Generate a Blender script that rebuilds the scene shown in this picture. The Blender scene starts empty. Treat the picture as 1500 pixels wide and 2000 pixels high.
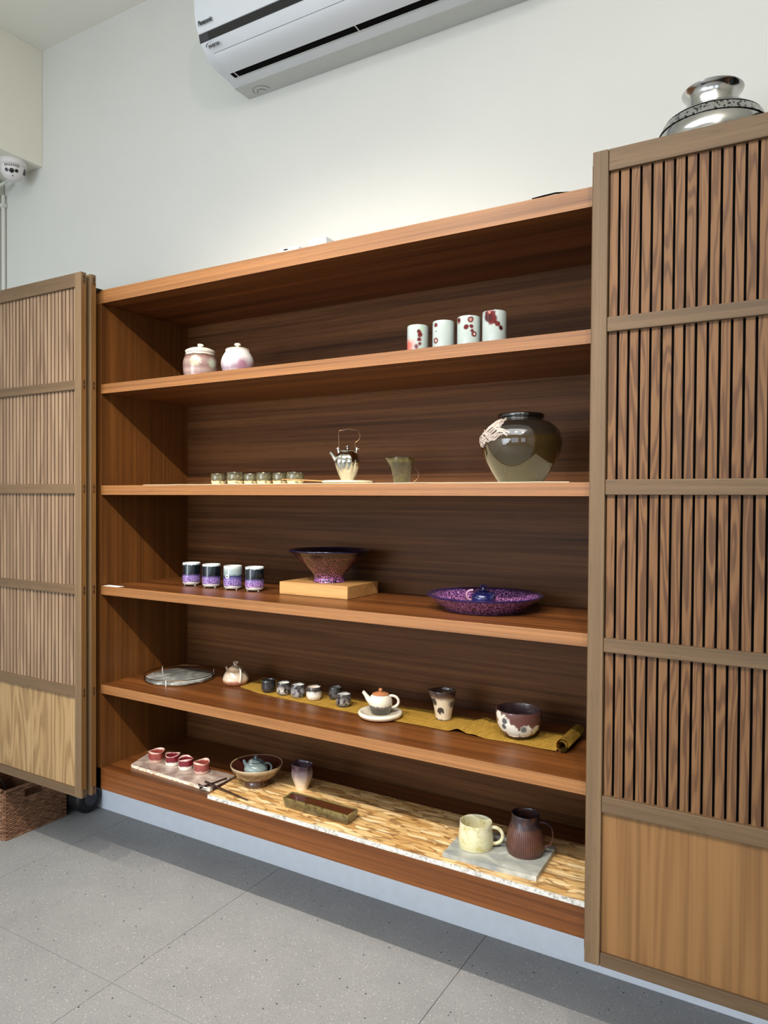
import bpy, bmesh, math, random
from mathutils import Vector, Matrix, noise
random.seed(7)
PI = math.pi
sc = bpy.context.scene
COL = sc.collection

# ------------------------------------------------------------------ camera
CAM = Vector((2.2156, -1.7460, 1.12))
cd = bpy.data.cameras.new('camera'); cam = bpy.data.objects.new('camera', cd); COL.objects.link(cam)
R = Vector((0.86074628, 0.50899354, 0.00643582)); U = Vector((-0.01399006, 0.01101603, 0.99984145)); W = Vector((-0.50884195, 0.86069984, -0.01660286))
cam.matrix_world = Matrix(((R.x, U.x, -W.x, CAM.x), (R.y, U.y, -W.y, CAM.y), (R.z, U.z, -W.z, CAM.z), (0, 0, 0, 1)))
cd.sensor_fit = 'VERTICAL'; cd.sensor_height = 36.0; cd.lens = 1427.8 / 2000 * 36.0
cd.clip_start = 0.02
sc.camera = cam

# ------------------------------------------------------------------ world and lights
world = bpy.data.worlds.new('sky'); sc.world = world; world.use_nodes = True
bg = world.node_tree.nodes['Background']
bg.inputs[0].default_value = (0.75, 0.87, 1.0, 1); bg.inputs[1].default_value = 3.0

def light(name, kind, loc, target, power, color, **kw):
    l = bpy.data.lights.new(name, kind); l.energy = power; l.color = color
    for k, v in kw.items(): setattr(l, k, v)
    o = bpy.data.objects.new(name, l); COL.objects.link(o); o.location = loc
    d = Vector(target) - Vector(loc)
    o.rotation_euler = d.to_track_quat('-Z', 'Y').to_euler()
    return o
WARM = (1.0, 0.91, 0.79)
# row of track spots in front of the shelves
for x, tx, pw in ((-0.30, 0.50, 82), (0.85, 0.80, 185), (1.72, 0.85, 165), (2.50, 0.90, 62)):
    light('track_spot', 'SPOT', (x, -1.85, 2.755), (tx, 0.1, 1.02), pw, WARM, spot_size=math.radians(64), spot_blend=1.0, shadow_soft_size=0.012)
light('track_spot', 'POINT', (2.52, -1.85, 2.76), (0, 0, 0), 46, WARM, shadow_soft_size=0.03)
# daylight through the shop windows
light('window_daylight', 'AREA', (-0.2, -4.4, 1.0), (0.9, 0.3, -0.1), 92, (0.82, 0.91, 1.0), shape='RECTANGLE', size=2.2, size_y=2.2)
light('overhead_fill', 'AREA', (1.4, -2.5, 3.2), (1.4, -2.5, 0), 100, (0.97, 0.98, 1.0), shape='RECTANGLE', size=3.0, size_y=2.0)  # unseen fill added overhead to raise the ambient, mainly on the floor

sc.view_settings.view_transform = 'Standard'; sc.view_settings.look = 'None'
sc.view_settings.gamma = 1.0; sc.view_settings.use_curve_mapping = False
sc.view_settings.exposure = -0.13

# ------------------------------------------------------------------ materials
def srgb(*c):
    if len(c) == 1: c = c[0]
    return tuple(((v / 255) / 12.92 if v / 255 <= .04045 else ((v / 255 + .055) / 1.055) ** 2.4) for v in c) + (1.0,)

class NT:
    def __init__(s, name):
        s.m = bpy.data.materials.new(name); s.m.use_nodes = True; s.t = s.m.node_tree; s.n = s.t.nodes
        s.b = s.n['Principled BSDF']
    def add(s, kind, **kw):
        x = s.n.new(kind)
        for k, v in kw.items(): setattr(x, k, v)
        return x
    def link(s, a, b): s.t.links.new(a, b)
    def val(s, sock, v):
        if hasattr(v, 'is_linked') or isinstance(v, bpy.types.NodeSocket): s.link(v, sock)
        else: sock.default_value = v
    def math(s, op, a, b=0.0, c=0.0, clamp=False):
        x = s.add('ShaderNodeMath', operation=op); x.use_clamp = clamp
        s.val(x.inputs[0], a); s.val(x.inputs[1], b)
        if op in ('MULTIPLY_ADD', 'SMOOTHSTEP'): s.val(x.inputs[2], c)
        return x.outputs[0]
    def mapr(s, v, a, b, c=0.0, d=1.0, smooth=True):
        x = s.add('ShaderNodeMapRange'); x.interpolation_type = 'SMOOTHSTEP' if smooth else 'LINEAR'
        s.val(x.inputs[0], v)
        for i, q in enumerate((a, b, c, d)): x.inputs[i + 1].default_value = q
        return x.outputs[0]
    def coord(s, out='Object', scale=(1, 1, 1), loc=(0, 0, 0), rot=(0, 0, 0)):
        tc = s.add('ShaderNodeTexCoord'); mp = s.add('ShaderNodeMapping')
        s.link(tc.outputs[out], mp.inputs[0])
        mp.inputs['Location'].default_value = loc; mp.inputs['Rotation'].default_value = rot; mp.inputs['Scale'].default_value = scale
        s.mp = mp
        return mp.outputs[0]
    def noise(s, vec, scale, detail=3, rough=.55, dist=0):
        x = s.add('ShaderNodeTexNoise'); s.link(vec, x.inputs['Vector'])
        x.inputs['Scale'].default_value = scale; x.inputs['Detail'].default_value = detail
        x.inputs['Roughness'].default_value = rough; x.inputs['Distortion'].default_value = dist
        return x.outputs[0]
    def ramp(s, fac, stops):
        x = s.add('ShaderNodeValToRGB'); s.link(fac, x.inputs[0]); e = x.color_ramp.elements
        while len(e) > 1: e.remove(e[-1])
        e[0].position = stops[0][0]; e[0].color = stops[0][1]
        for p, c in stops[1:]:
            q = e.new(p); q.color = c
        return x.outputs[0]
    def mix(s, fac, a, b, mode='MIX'):
        x = s.add('ShaderNodeMix', data_type='RGBA', blend_type=mode)
        s.val(x.inputs[0], fac); s.val(x.inputs[6], a); s.val(x.inputs[7], b)
        return x.outputs[2]
    def bump(s, h, strength, dist=.002):
        x = s.add('ShaderNodeBump'); x.inputs['Strength'].default_value = strength; x.inputs['Distance'].default_value = dist
        s.link(h, x.inputs['Height']); s.link(x.outputs[0], s.b.inputs['Normal'])
    def done(s, col, rough=.5, metal=0.0, coat=0.0, spec=None):
        s.val(s.b.inputs['Base Color'], col); s.val(s.b.inputs['Roughness'], rough)
        s.b.inputs['Metallic'].default_value = metal; s.b.inputs['Coat Weight'].default_value = coat
        s.b.inputs['Coat Roughness'].default_value = .05
        if spec is not None: s.b.inputs['Specular IOR Level'].default_value = spec
        return s.m

def plain(name, c, rough=.5, metal=0, var=.06, scale=40, coat=0):
    n = NT(name); v = n.coord(); f = n.noise(v, scale)
    c = srgb(c); a = tuple(x * (1 - var) for x in c[:3]) + (1,); b = tuple(min(1, x * (1 + var)) for x in c[:3]) + (1,)
    return n.done(n.ramp(f, [(.3, a), (.7, b)]), rough, metal, coat)

def wood(name, c1, c2, axis='X', fine=70, rough=.38, streak=1.0, warp=.0, coat=0, spec=.4):
    """straight stripy grain running along one axis"""
    n = NT(name)
    s = {'X': (.9, fine, fine), 'Y': (fine, .9, fine), 'Z': (fine, fine, .9)}[axis]
    v = n.coord(scale=s); a = n.noise(v, 1.0, 5, .65, warp)
    s2 = tuple(q * .22 for q in s); v2 = n.coord(scale=s2, loc=(3, 1, 7)); b = n.noise(v2, 1.0, 3, .5, .15)
    f = n.math('ADD', n.math('MULTIPLY', a, .55), n.math('MULTIPLY', b, .45))
    c1 = srgb(c1); c2 = srgb(c2); m = tuple((p + q) / 2 for p, q in zip(c1, c2))
    col = n.ramp(f, [(.5 - .14 * streak, c1), (.5, m), (.5 + .12 * streak, c2)])
    s3 = tuple(q * 5 if q > 1 else 14 for q in s); v3 = n.coord(scale=s3); pores = n.noise(v3, 1.0, 2)
    col = n.mix(n.mapr(pores, .56, .72, 0, .35), col, tuple(q * .55 for q in c1[:3]) + (1,))
    n.bump(a, .12, .001)
    return n.done(col, rough, 0, coat, spec)

def flame(name, cs, axis='Z', across=26, along=2.2, rings=10, rough=.6, rnd=True, line=.45, dark=None):
    """cathedral grain: contour lines of a stretched noise, every slat its own cut"""
    n = NT(name)
    sc3 = {'X': (along, across, across), 'Z': (across, across, along)}[axis]
    v = n.coord(scale=sc3)
    if rnd:
        oi = n.add('ShaderNodeObjectInfo'); cb = n.add('ShaderNodeCombineXYZ')
        n.link(n.math('MULTIPLY', oi.outputs['Random'], 60.0), cb.inputs[0]); n.link(n.math('MULTIPLY', oi.outputs['Random'], 37.0), cb.inputs[2])
        n.link(cb.outputs[0], n.mp.inputs['Location'])
    h = n.noise(v, 1.0, 2, .45, .25)
    ring = n.math('SINE', n.math('MULTIPLY', h, rings * 2 * PI))
    v2 = n.coord(scale={'X': (2, 160, 160), 'Z': (160, 160, 2)}[axis]); fib = n.noise(v2, 1.0, 3)
    f = n.math('ADD', n.math('MULTIPLY', n.mapr(ring, -.9, .9), line), n.math('MULTIPLY', fib, 1 - line))
    a, b, c = [srgb(q) for q in cs]
    col = n.ramp(f, [(.22, a), (.5, b), (.8, c)])
    if rnd:
        col = n.mix(.10, col, n.ramp(oi.outputs['Random'], [(0, a), (.5, b), (1, c)]))
    n.bump(f, .25, .0015)
    return n.done(col, rough, 0, 0, .35)

def glaze(name, stops, z1, amp=.15, ns=30, rough=.12, spk=(), blobs=(), metal=0, coat=.6, rings=0, gnoise=None, bump=0, z0=0.0):
    """stops over height; spk: (colour, scale, threshold, softness, zlo, zhi); blobs: (colour, point, radius, softness)"""
    n = NT(name); v = n.coord(); sp = n.add('ShaderNodeSeparateXYZ'); n.link(v, sp.inputs[0])
    nz = n.noise(v, ns, 3)
    t = n.math('DIVIDE', n.math('SUBTRACT', sp.outputs[2], z0), z1 - z0)
    t = n.math('ADD', t, n.math('MULTIPLY', n.math('SUBTRACT', nz, .5), amp))
    col = n.ramp(t, [(p, srgb(c)) for p, c in stops])
    if gnoise:
        c, scale, th, soft = gnoise
        col = n.mix(n.mapr(n.noise(v, scale, 4), th - soft, th + soft), col, srgb(c))
    for c, scale, th, soft, lo, hi in spk:
        f = n.noise(v, scale, 2, .6)
        f = n.mapr(f, th - soft, th + soft)
        m = n.math('MULTIPLY', n.mapr(sp.outputs[2], lo - .004, lo + .004), n.mapr(sp.outputs[2], hi - .004, hi + .004, 1, 0))
        col = n.mix(n.math('MULTIPLY', f, m), col, srgb(c))
    for c, p, r, soft in blobs:
        vd = n.add('ShaderNodeVectorMath', operation='DISTANCE'); n.link(v, vd.inputs[0]); vd.inputs[1].default_value = p
        d = n.math('ADD', vd.outputs['Value'], n.math('MULTIPLY', n.math('SUBTRACT', n.noise(v, 90, 3), .5), r * .9))
        col = n.mix(n.mapr(d, r - soft, r + soft, 1, 0), col, srgb(c))
    if rings:
        vz = n.coord(scale=(1, 1, rings)); n.bump(n.noise(vz, 1.0, 1), .5, .002)
    elif bump: n.bump(n.noise(v, 60, 3), bump, .002)
    return n.done(col, rough, metal, coat)

M = {}
M['plaster'] = plain('white_plaster', (202, 202, 196), .85, 0, .015, 3)
M['ceilpaint'] = plain('ceiling_paint', (226, 224, 214), .9, 0, .015, 3)
M['beampaint'] = plain('beam_paint', (228, 225, 212), .9, 0, .015, 3)
M['plinth'] = plain('plinth_paint', (228, 234, 243), .5, 0, .03, 25)
# the sealed cabinet wood
CW1, CW2 = (72, 38, 14), (128, 76, 36)
M['cab_x'] = wood('brown_veneer_horizontal', CW1, CW2, 'X', 75, .36)
M['cab_z'] = wood('brown_veneer_vertical', (80, 46, 18), (116, 72, 32), 'Z', 75, .4, .9)
M['cab_back'] = wood('shaded_veneer_back', (58, 32, 14), (112, 72, 40), 'X', 60, .5, spec=.14)  # same veneer as the shelves, shade inside the bays painted in darker
M['cab_edge'] = wood('light_veneer_edge', (92, 56, 28), (166, 114, 66), 'X', 130, .42, 1.3)
M['frame_z'] = wood('weathered_frame_vertical', (90, 71, 50), (122, 98, 70), 'Z', 50, .62)
M['frame_x'] = wood('weathered_frame_horizontal', (82, 64, 44), (114, 90, 64), 'X', 50, .62)
M['frame_end'] = wood('amber_stile_edge', (92, 62, 30), (134, 94, 48), 'Z', 60, .6)
M['tenon'] = wood('dark_end_grain', (50, 32, 18), (84, 56, 34), 'X', 90, .7)
M['slat'] = flame('cedar_slat', ((78, 50, 28), (108, 74, 44), (122, 88, 55)), 'Z', 26, 2.2, 10, line=.38)
M['slat_l'] = flame('lit_cedar_slat', ((112, 88, 68), (140, 114, 90), (156, 130, 104)), 'Z', 20, 1.2, 5, line=.3)  # left slats: the brighter light on them is put into a paler colour
M['doorpanel_r'] = flame('cedar_panel_straight', ((112, 78, 44), (130, 93, 54), (140, 102, 61)), 'Z', 12, .35, 8, .6, False, .25)
M['doorpanel_l'] = flame('cedar_panel_flame', ((122, 96, 64), (148, 118, 80), (166, 138, 98)), 'Z', 11, 1.3, 9, .6, False, .3)
M['block'] = wood('pine_block', (158, 112, 62), (194, 148, 92), 'X', 40, .45, .8)
M['white_plastic'] = plain('white_plastic', (204, 208, 212), .22, 0, .01, 10)
M['ac_under'] = plain('grey_plastic', (186, 190, 186), .5, 0, .02, 20)
M['black_gloss'] = plain('black_gloss', (22, 24, 26), .15)
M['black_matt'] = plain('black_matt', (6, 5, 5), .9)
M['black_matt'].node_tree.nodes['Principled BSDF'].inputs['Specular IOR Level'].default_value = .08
M['rubber'] = plain('black_rubber', (16, 16, 17), .55)
M['rubber2'] = plain('grey_rubber', (44, 44, 48), .5)
M['ink'] = plain('dark_ink', (30, 32, 36), .5)
M['cam_white'] = plain('camera_housing', (214, 210, 208), .35, 0, .02)
M['pipe'] = plain('pipe_paint', (200, 200, 190), .5, 0, .02)
M['silver'] = plain('polished_silver', (206, 204, 192), .07, 1, .05, 60)
M['pewter'] = plain('polished_pewter', (190, 190, 188), .16, 1, .05, 40)
M['bronze'] = plain('brown_wire', (110, 84, 62), .3, 1)
M['card'] = plain('white_card', (244, 244, 238), .7, 0, .01)
M['metal_dark'] = plain('grey_metal', (110, 116, 118), .5, .6)
M['darkwood'] = wood('dark_lacquer_wood', (36, 18, 14), (66, 36, 28), 'X', 60, .35)
M['joint'] = plain('tile_joint', (120, 118, 114), .9)
M['room'] = plain('room_plaster', (196, 190, 178), .9, 0, .02, 3)
M['winframe'] = plain('window_frame_metal', (60, 60, 62), .5)

def mat_floor():
    n = NT('speckled_stone_tile'); v = n.coord('Generated')
    tc = n.add('ShaderNodeNewGeometry'); P = tc.outputs['Position']
    base = n.ramp(n.noise(P, 5, 4), [(.3, srgb(156, 155, 154)), (.7, srgb(168, 167, 165))])
    fine = n.noise(P, 320, 3, .7)
    col = n.mix(n.mapr(fine, .35, .65, 0, .55), base, srgb(130, 128, 126))
    def chips(scale, th, c):
        vo = n.add('ShaderNodeTexVoronoi'); n.link(P, vo.inputs['Vector']); vo.inputs['Scale'].default_value = scale
        bw = n.add('ShaderNodeSeparateColor'); n.link(vo.outputs['Color'], bw.inputs[0])
        near = n.mapr(vo.outputs['Distance'], .22, .34, 1, 0)
        pick = n.math('GREATER_THAN', bw.outputs[0], th)
        return n.math('MULTIPLY', near, pick), srgb(c)
    for scale, th, c in ((300, .84, (208, 205, 198)), (190, .93, (222, 218, 210)), (230, .93, (92, 90, 90)), (420, .8, (186, 183, 178)), (100, .988, (60, 58, 58))):
        f, cc = chips(scale, th, c); col = n.mix(f, col, cc)
    return n.done(col, .62, 0, 0, .3)
M['floor'] = mat_floor()

def mat_osb():
    n = NT('strand_board')
    warpn = n.add('ShaderNodeTexNoise'); n.link(n.coord(scale=(9, 9, 9)), warpn.inputs['Vector']); warpn.inputs['Scale'].default_value = 1
    col = n.ramp(n.noise(n.coord(scale=(10, 22, 1)), 1, 4), [(.3, srgb(196, 152, 92)), (.6, srgb(222, 184, 124))])
    for i, (rot, sx, sy) in enumerate(((.5, 9, 44), (-.7, 10, 50), (1.3, 10, 40), (-1.25, 11, 50), (.15, 8, 44), (-.3, 12, 60))):
        v = n.coord(scale=(sx, sy, 1), rot=(0, 0, rot), loc=(i * 3.1, i * 1.7, 0))
        ad = n.add('ShaderNodeVectorMath', operation='MULTIPLY_ADD'); n.link(warpn.outputs[1], ad.inputs[0]); ad.inputs[1].default_value = (1.2, 1.6, 0); n.link(v, ad.inputs[2])
        vo = n.add('ShaderNodeTexVoronoi'); n.link(ad.outputs[0], vo.inputs['Vector']); vo.inputs['Scale'].default_value = 1.3
        vo.voronoi_dimensions = '2D'
        bw = n.add('ShaderNodeSeparateColor'); n.link(vo.outputs['Color'], bw.inputs[0])
        grain = n.noise(n.coord(scale=(sx * 2, sy * 9, 1), rot=(0, 0, rot)), 1, 2)
        c = n.ramp(n.math('ADD', n.math('MULTIPLY', bw.outputs[1], .8), n.math('MULTIPLY', grain, .3)), [(.1, srgb(168, 120, 64)), (.35, srgb(204, 160, 98)), (.7, srgb(226, 190, 132)), (1, srgb(244, 218, 170))])
        edge = n.mapr(vo.outputs['Distance'], .42, .62, 0, .7)
        c = n.mix(edge, c, srgb(122, 82, 40))
        col = n.mix(n.math('GREATER_THAN', bw.outputs[0], .70), col, c)
    return n.done(col, .5, 0, .1)
M['osb'] = mat_osb()

def mat_cloth(name, c1, c2, scale, rough=.85):
    n = NT(name); v = n.coord()
    a = n.noise(n.coord(scale=(18, 420, 420)), 1, 2); b = n.noise(n.coord(scale=(420, 18, 18)), 1, 2)
    f = n.math('ADD', n.math('MULTIPLY', a, .5), n.math('MULTIPLY', b, .5))
    n.bump(f, .4, .001)
    return n.done(n.ramp(f, [(.36, srgb(c1)), (.64, srgb(c2))]), rough, 0, 0, .2)
M['gold'] = mat_cloth('gold_linen', (132, 98, 30), (184, 146, 62), 1)
M['cream'] = mat_cloth('cream_linen', (206, 192, 160), (236, 224, 196), 1)

def mat_marble(name, a, b, c, sc_=9, rough=.3):
    n = NT(name); v = n.coord(); f = n.noise(v, sc_, 6, .6, 1.2)
    return n.done(n.ramp(f, [(.3, srgb(a)), (.5, srgb(b)), (.68, srgb(c))]), rough, 0, .2)
M['marble1'] = mat_marble('pink_grey_stone', (120, 100, 92), (166, 146, 134), (206, 192, 178), 14)
M['marble1e'] = mat_marble('chipped_pale_edge', (150, 116, 78), (232, 218, 196), (246, 240, 228), 60, .5)
M['slate'] = mat_marble('blue_grey_slate', (128, 136, 140), (164, 166, 158), (196, 198, 190), 12, .35)
M['traydisc'] = mat_marble('grey_glazed_disc', (96, 98, 96), (136, 138, 134), (214, 214, 208), 9, .12)
M['osbedge'] = mat_marble('white_board_edge', (120, 108, 92), (204, 202, 196), (222, 221, 216), 90, .6)

def mat_wicker():
    n = NT('woven_seagrass'); oi = n.noise(n.coord(scale=(30, 30, 140)), 1, 3)
    return n.done(n.ramp(oi, [(.3, srgb(84, 56, 38)), (.5, srgb(128, 90, 64)), (.72, srgb(164, 124, 92))]), .75)
M['wicker'] = mat_wicker()

# ------------------------------------------------------------------ mesh helpers
FLAT = set()
def finish(bm, angle=40):
    bm.normal_update()
    flat = id(bm) in FLAT; FLAT.discard(id(bm))
    for f in bm.faces: f.smooth = not flat
    for e in bm.edges:
        if len(e.link_faces) == 2:
            if e.calc_face_angle(0) > math.radians(angle): e.smooth = False
        else: e.smooth = False

def obj(name, bm, mat, parent=None, label=None, mats=None, angle=40, kind=None):
    finish(bm, angle)
    me = bpy.data.meshes.new(name); bm.to_mesh(me); bm.free()
    for m in (mats or [mat]): me.materials.append(m)
    o = bpy.data.objects.new(name, me); COL.objects.link(o)
    if parent is not None: o.parent = parent
    if label: o['label'] = label
    if kind: o['kind'] = kind
    return o

def tag(o, label, cat, group=None):
    o['label'] = label; o['category'] = cat
    if group: o['group'] = group
    return o

def thing(name, label, cat, loc=(0, 0, 0), rz=0.0, group=None):
    o = bpy.data.objects.new(name, None); COL.objects.link(o); o.location = loc; o.rotation_euler = (0, 0, rz)
    o.empty_display_size = .05
    return tag(o, label, cat, group)

def pot(name, label, cat, loc, group=None, turn=0.0):
    """root turned so that its own -y looks towards the viewing side of the shelf"""
    a = math.atan2(CAM.y - loc[1], CAM.x - loc[0]) + PI / 2 + turn
    return thing(name, label, cat, loc, a, group)

def box(bm, x0, x1, y0, y1, z0, z1, bev=0.0):
    FLAT.add(id(bm))
    vs = [bm.verts.new((x, y, z)) for z in (z0, z1) for y in (y0, y1) for x in (x0, x1)]
    fs = [(0, 2, 3, 1), (4, 5, 7, 6), (0, 1, 5, 4), (2, 6, 7, 3), (1, 3, 7, 5), (0, 4, 6, 2)]
    ff = [bm.faces.new([vs[i] for i in f]) for f in fs]
    if bev > 0:
        es = list({e for f in ff for e in f.edges})
        bmesh.ops.bevel(bm, geom=es, offset=bev, segments=2, profile=.5, affect='EDGES')
    return bm

def bx(name, dims, mat, parent=None, bev=.0015, **kw):
    return obj(name, box(bmesh.new(), *dims, bev), mat, parent, **kw)

def prism(bm, pts, z0, z1, bev=0.0):
    FLAT.add(id(bm))
    lo = [bm.verts.new((x, y, z0)) for x, y in pts]; hi = [bm.verts.new((x, y, z1)) for x, y in pts]
    n = len(pts)
    ff = [bm.faces.new(lo[::-1]), bm.faces.new(hi)]
    for i in range(n): ff.append(bm.faces.new((lo[i], lo[(i + 1) % n], hi[(i + 1) % n], hi[i])))
    if bev > 0:
        es = list({e for f in ff for e in f.edges}); bmesh.ops.bevel(bm, geom=es, offset=bev, segments=2, profile=.5, affect='EDGES')
    return bm

def smoothprof(pts, k=3):
    """Catmull-Rom through profile points; repeated points stay sharp"""
    out = []
    for i in range(len(pts) - 1):
        p0 = pts[max(i - 1, 0)]; p1 = pts[i]; p2 = pts[i + 1]; p3 = pts[min(i + 2, len(pts) - 1)]
        if p1 == p2: continue
        for j in range(k):
            t = j / k
            out.append(tuple(max(0.0, .5 * (2 * b + (c - a) * t + (2 * a - 5 * b + 4 * c - d) * t * t + (-a + 3 * b - 3 * c + d) * t ** 3)) if q == 0 else .5 * (2 * b + (c - a) * t + (2 * a - 5 * b + 4 * c - d) * t * t + (-a + 3 * b - 3 * c + d) * t ** 3)
                             for q, (a, b, c, d) in enumerate(zip(p0, p1, p2, p3))))
    out.append(pts[-1])
    return out

def lathe(bm, prof, seg=40, warp=None, smooth=0, close=True):
    if smooth: prof = smoothprof(prof, smooth)
    rings = []
    for r, z in prof:
        if r < 1e-5:
            v = Vector((0, 0, z)); v = warp(v, 0, 0, z) if warp else v
            rings.append([bm.verts.new(v)])
        else:
            ring = []
            for i in range(seg):
                a = 2 * PI * i / seg; v = Vector((r * math.cos(a), r * math.sin(a), z))
                if warp: v = warp(v, a, r, z)
                ring.append(bm.verts.new(v))
            rings.append(ring)
    for a, b in zip(rings, rings[1:]):
        if len(a) == 1 and len(b) == 1: continue
        for i in range(seg):
            j = (i + 1) % seg
            if len(a) == 1: bm.faces.new((a[0], b[j], b[i]))
            elif len(b) == 1: bm.faces.new((a[i], a[j], b[0]))
            else: bm.faces.new((a[i], a[j], b[j], b[i]))
    bmesh.ops.recalc_face_normals(bm, faces=bm.faces[:])
    return bm

def cup_prof(outer, t=.003, floor=.006):
    """outer profile from foot to lip -> closed vessel with an inside wall"""
    top = outer[-1]
    inner = [(max(r - t, 0), z) for r, z in outer if z > floor + .002][::-1]
    inner[0] = (top[0] - t, top[1] - t * .2)
    return [(0, outer[0][1])] + list(outer) + [(top[0] - t * .4, top[1] + t * .35)] + inner + [(max(inner[-1][0] - t, .002), floor), (0, floor)]

def tube(bm, pts, rad, seg=10, flat=1.0, cap=True):
    """swept tube through points, rad a number or list; flat squashes it across"""
    pts = [Vector(p) for p in pts]; n = len(pts)
    rads = rad if isinstance(rad, (list, tuple)) else [rad] * n
    rings = []; up = None
    for i, p in enumerate(pts):
        t = (pts[min(i + 1, n - 1)] - pts[max(i - 1, 0)]).normalized()
        if up is None:
            up = Vector((0, 0, 1)) if abs(t.z) < .9 else Vector((0, 1, 0))
        s = t.cross(up)
        if s.length < 1e-4: s = t.orthogonal()
        s.normalize(); up = s.cross(t).normalized()
        rings.append([bm.verts.new(p + (s * math.cos(2 * PI * k / seg) * flat + up * math.sin(2 * PI * k / seg)) * rads[i]) for k in range(seg)])
    for a, b in zip(rings, rings[1:]):
        for k in range(seg):
            j = (k + 1) % seg; bm.faces.new((a[k], a[j], b[j], b[k]))
    if cap:
        bm.faces.new(rings[0][::-1]); bm.faces.new(rings[-1])
    bmesh.ops.recalc_face_normals(bm, faces=bm.faces[:])
    return bm

def arc(cx, cz, rx, rz, a0, a1, n=12, y=0.0):
    return [(cx + rx * math.cos(a0 + (a1 - a0) * i / n), y, cz + rz * math.sin(a0 + (a1 - a0) * i / n)) for i in range(n + 1)]

def bez(p0, p1, p2, n=10):
    p0, p1, p2 = map(Vector, (p0, p1, p2))
    return [p0 * (1 - t) ** 2 + p1 * 2 * t * (1 - t) + p2 * t * t for t in [i / n for i in range(n + 1)]]

def wob(seed, amp, fr=2.0):
    def f(v, a, r, z):
        if r == 0: return v
        k = 1 + amp * noise.noise(Vector((math.cos(a) * fr + seed * 9.1, math.sin(a) * fr, z * 25)))
        return Vector((v.x * k, v.y * k, v.z))
    return f

# ------------------------------------------------------------------ the room
def struct(name, bm, mat, parent=None):
    o = obj(name, bm, mat, parent)
    if parent is None: o['kind'] = 'structure'
    return o
X0, X1, Y0, YW, ZC = -1.42, 5.0, -4.6, 0.448, 3.245
FZ = -.2873          # floor level in the building frame; everything is lifted by -FZ at the end
fl = struct('floor', box(bmesh.new(), X0, X1, Y0, YW, FZ - .06, FZ - .012), M['joint'])
xs = [.4747 - .8408 * 3 + .8408 * i for i in range(0, 10)]; ys = [YW, -.336] + [-.336 - .8408 * i for i in range(1, 7)]
tiles = []
for i in range(len(xs) - 1):
    a, b = max(xs[i], X0), min(xs[i + 1], X1)
    if b - a < .02: continue
    for j in range(len(ys) - 1):
        c, d = max(ys[j + 1], Y0), ys[j]
        if d - c < .02: continue
        bm = box(bmesh.new(), a + .0009, b - .0009, c + .0009, d - .0009, FZ - .012, FZ, .0005)
        tiles.append(obj('tile', bm, M['floor'], fl))
struct('baseboard_back', box(bmesh.new(), X0, X1, YW - .004, YW, FZ, FZ + .372, .001), M['plinth'])
struct('ceiling', box(bmesh.new(), X0 - .1, X1 + .1, Y0 - .1, YW + .1, ZC, ZC + .1), M['ceilpaint'])
struct('wall_back', box(bmesh.new(), X0 - .1, X1 + .1, YW, YW + .1, FZ - .012, ZC), M['plaster'])
struct('wall_left', box(bmesh.new(), X0 - .1, X0, Y0, YW, FZ - .012, ZC), M['plaster'])
struct('wall_right', box(bmesh.new(), X1, X1 + .1, Y0, YW, FZ - .012, ZC), M['room'])
struct('trim_1', box(bmesh.new(), X0, -.989, Y0, YW, 2.700, ZC, .002), M['beampaint'])
# street-side wall behind the viewer, with two large windows and a glazed door bay
bm = bmesh.new()
wins = [(-1.1, .4), (1.0, 2.7), (3.3, 4.6)]
cur = X0
for a, b in wins:
    box(bm, cur, a, Y0 - .15, Y0, FZ - .012, ZC); box(bm, a, b, Y0 - .15, Y0, FZ - .012, .35); box(bm, a, b, Y0 - .15, Y0, 2.45, ZC); cur = b
box(bm, cur, X1, Y0 - .15, Y0, FZ - .012, ZC)
struct('wall_front', bm, M['room'])
for k, (a, b) in enumerate(wins):
    bm = bmesh.new()
    for q in (a, (a + b) / 2 - .02, b - .04): box(bm, q, q + .04, Y0 - .1, Y0 - .05, .35, 2.45)
    for q in (.35, 2.41): box(bm, a, b, Y0 - .1, Y0 - .05, q, q + .04)
    struct(f'window_{k + 1}', bm, M['winframe'])

# ------------------------------------------------------------------ shelving cabinet
XR = 2.72; DEP = .4228
cab = thing('shelving_cabinet', 'built-in brown wood shelving cabinet with open shelves along the white wall', 'cabinet', (0, 0, 0))
ZS = [(1.4942, 1.5279), (1.1318, 1.1651), (.7720, .8037), (.4152, .4474)]
obj('side_panel', box(bmesh.new(), -.05, 0, 0, YW - .002, .0669, 1.8165, .001), M['cab_z'], cab)
obj('side_panel', box(bmesh.new(), XR, XR + .021, 0, YW - .002, .0669, 1.8165, .001), M['cab_z'], cab)
obj('divider', box(bmesh.new(), 1.93, 1.951, .001, DEP, .1434, 1.8165, .001), M['cab_z'], cab)
obj('back_panel', box(bmesh.new(), 0, XR, DEP, YW - .003, .1434, 1.8165), M['cab_back'], cab)
def board(name, z0, z1, x0=0.0, x1=XR, y1=DEP):
    o = obj(name, box(bmesh.new(), x0, x1, .0012, y1, z0, z1), M['cab_x'], cab)
    e = obj('edge_band', box(bmesh.new(), x0, x1, 0, .0012, z0, z1, .0004), M['cab_edge'], o)
    return o
for z0, z1 in ZS:
    board('shelf', z0, z1, 0.0005, 1.9295); 
    board('shelf', z0, z1, 1.9515, XR - .0005)
board('top_board', 1.8167, 1.8635, -.05, XR + .021, YW - .002)
o = obj('base_board', box(bmesh.new(), -.05, XR + .021, 0, DEP, .0669, .1434, .001), M['cab_x'], cab)

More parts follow.
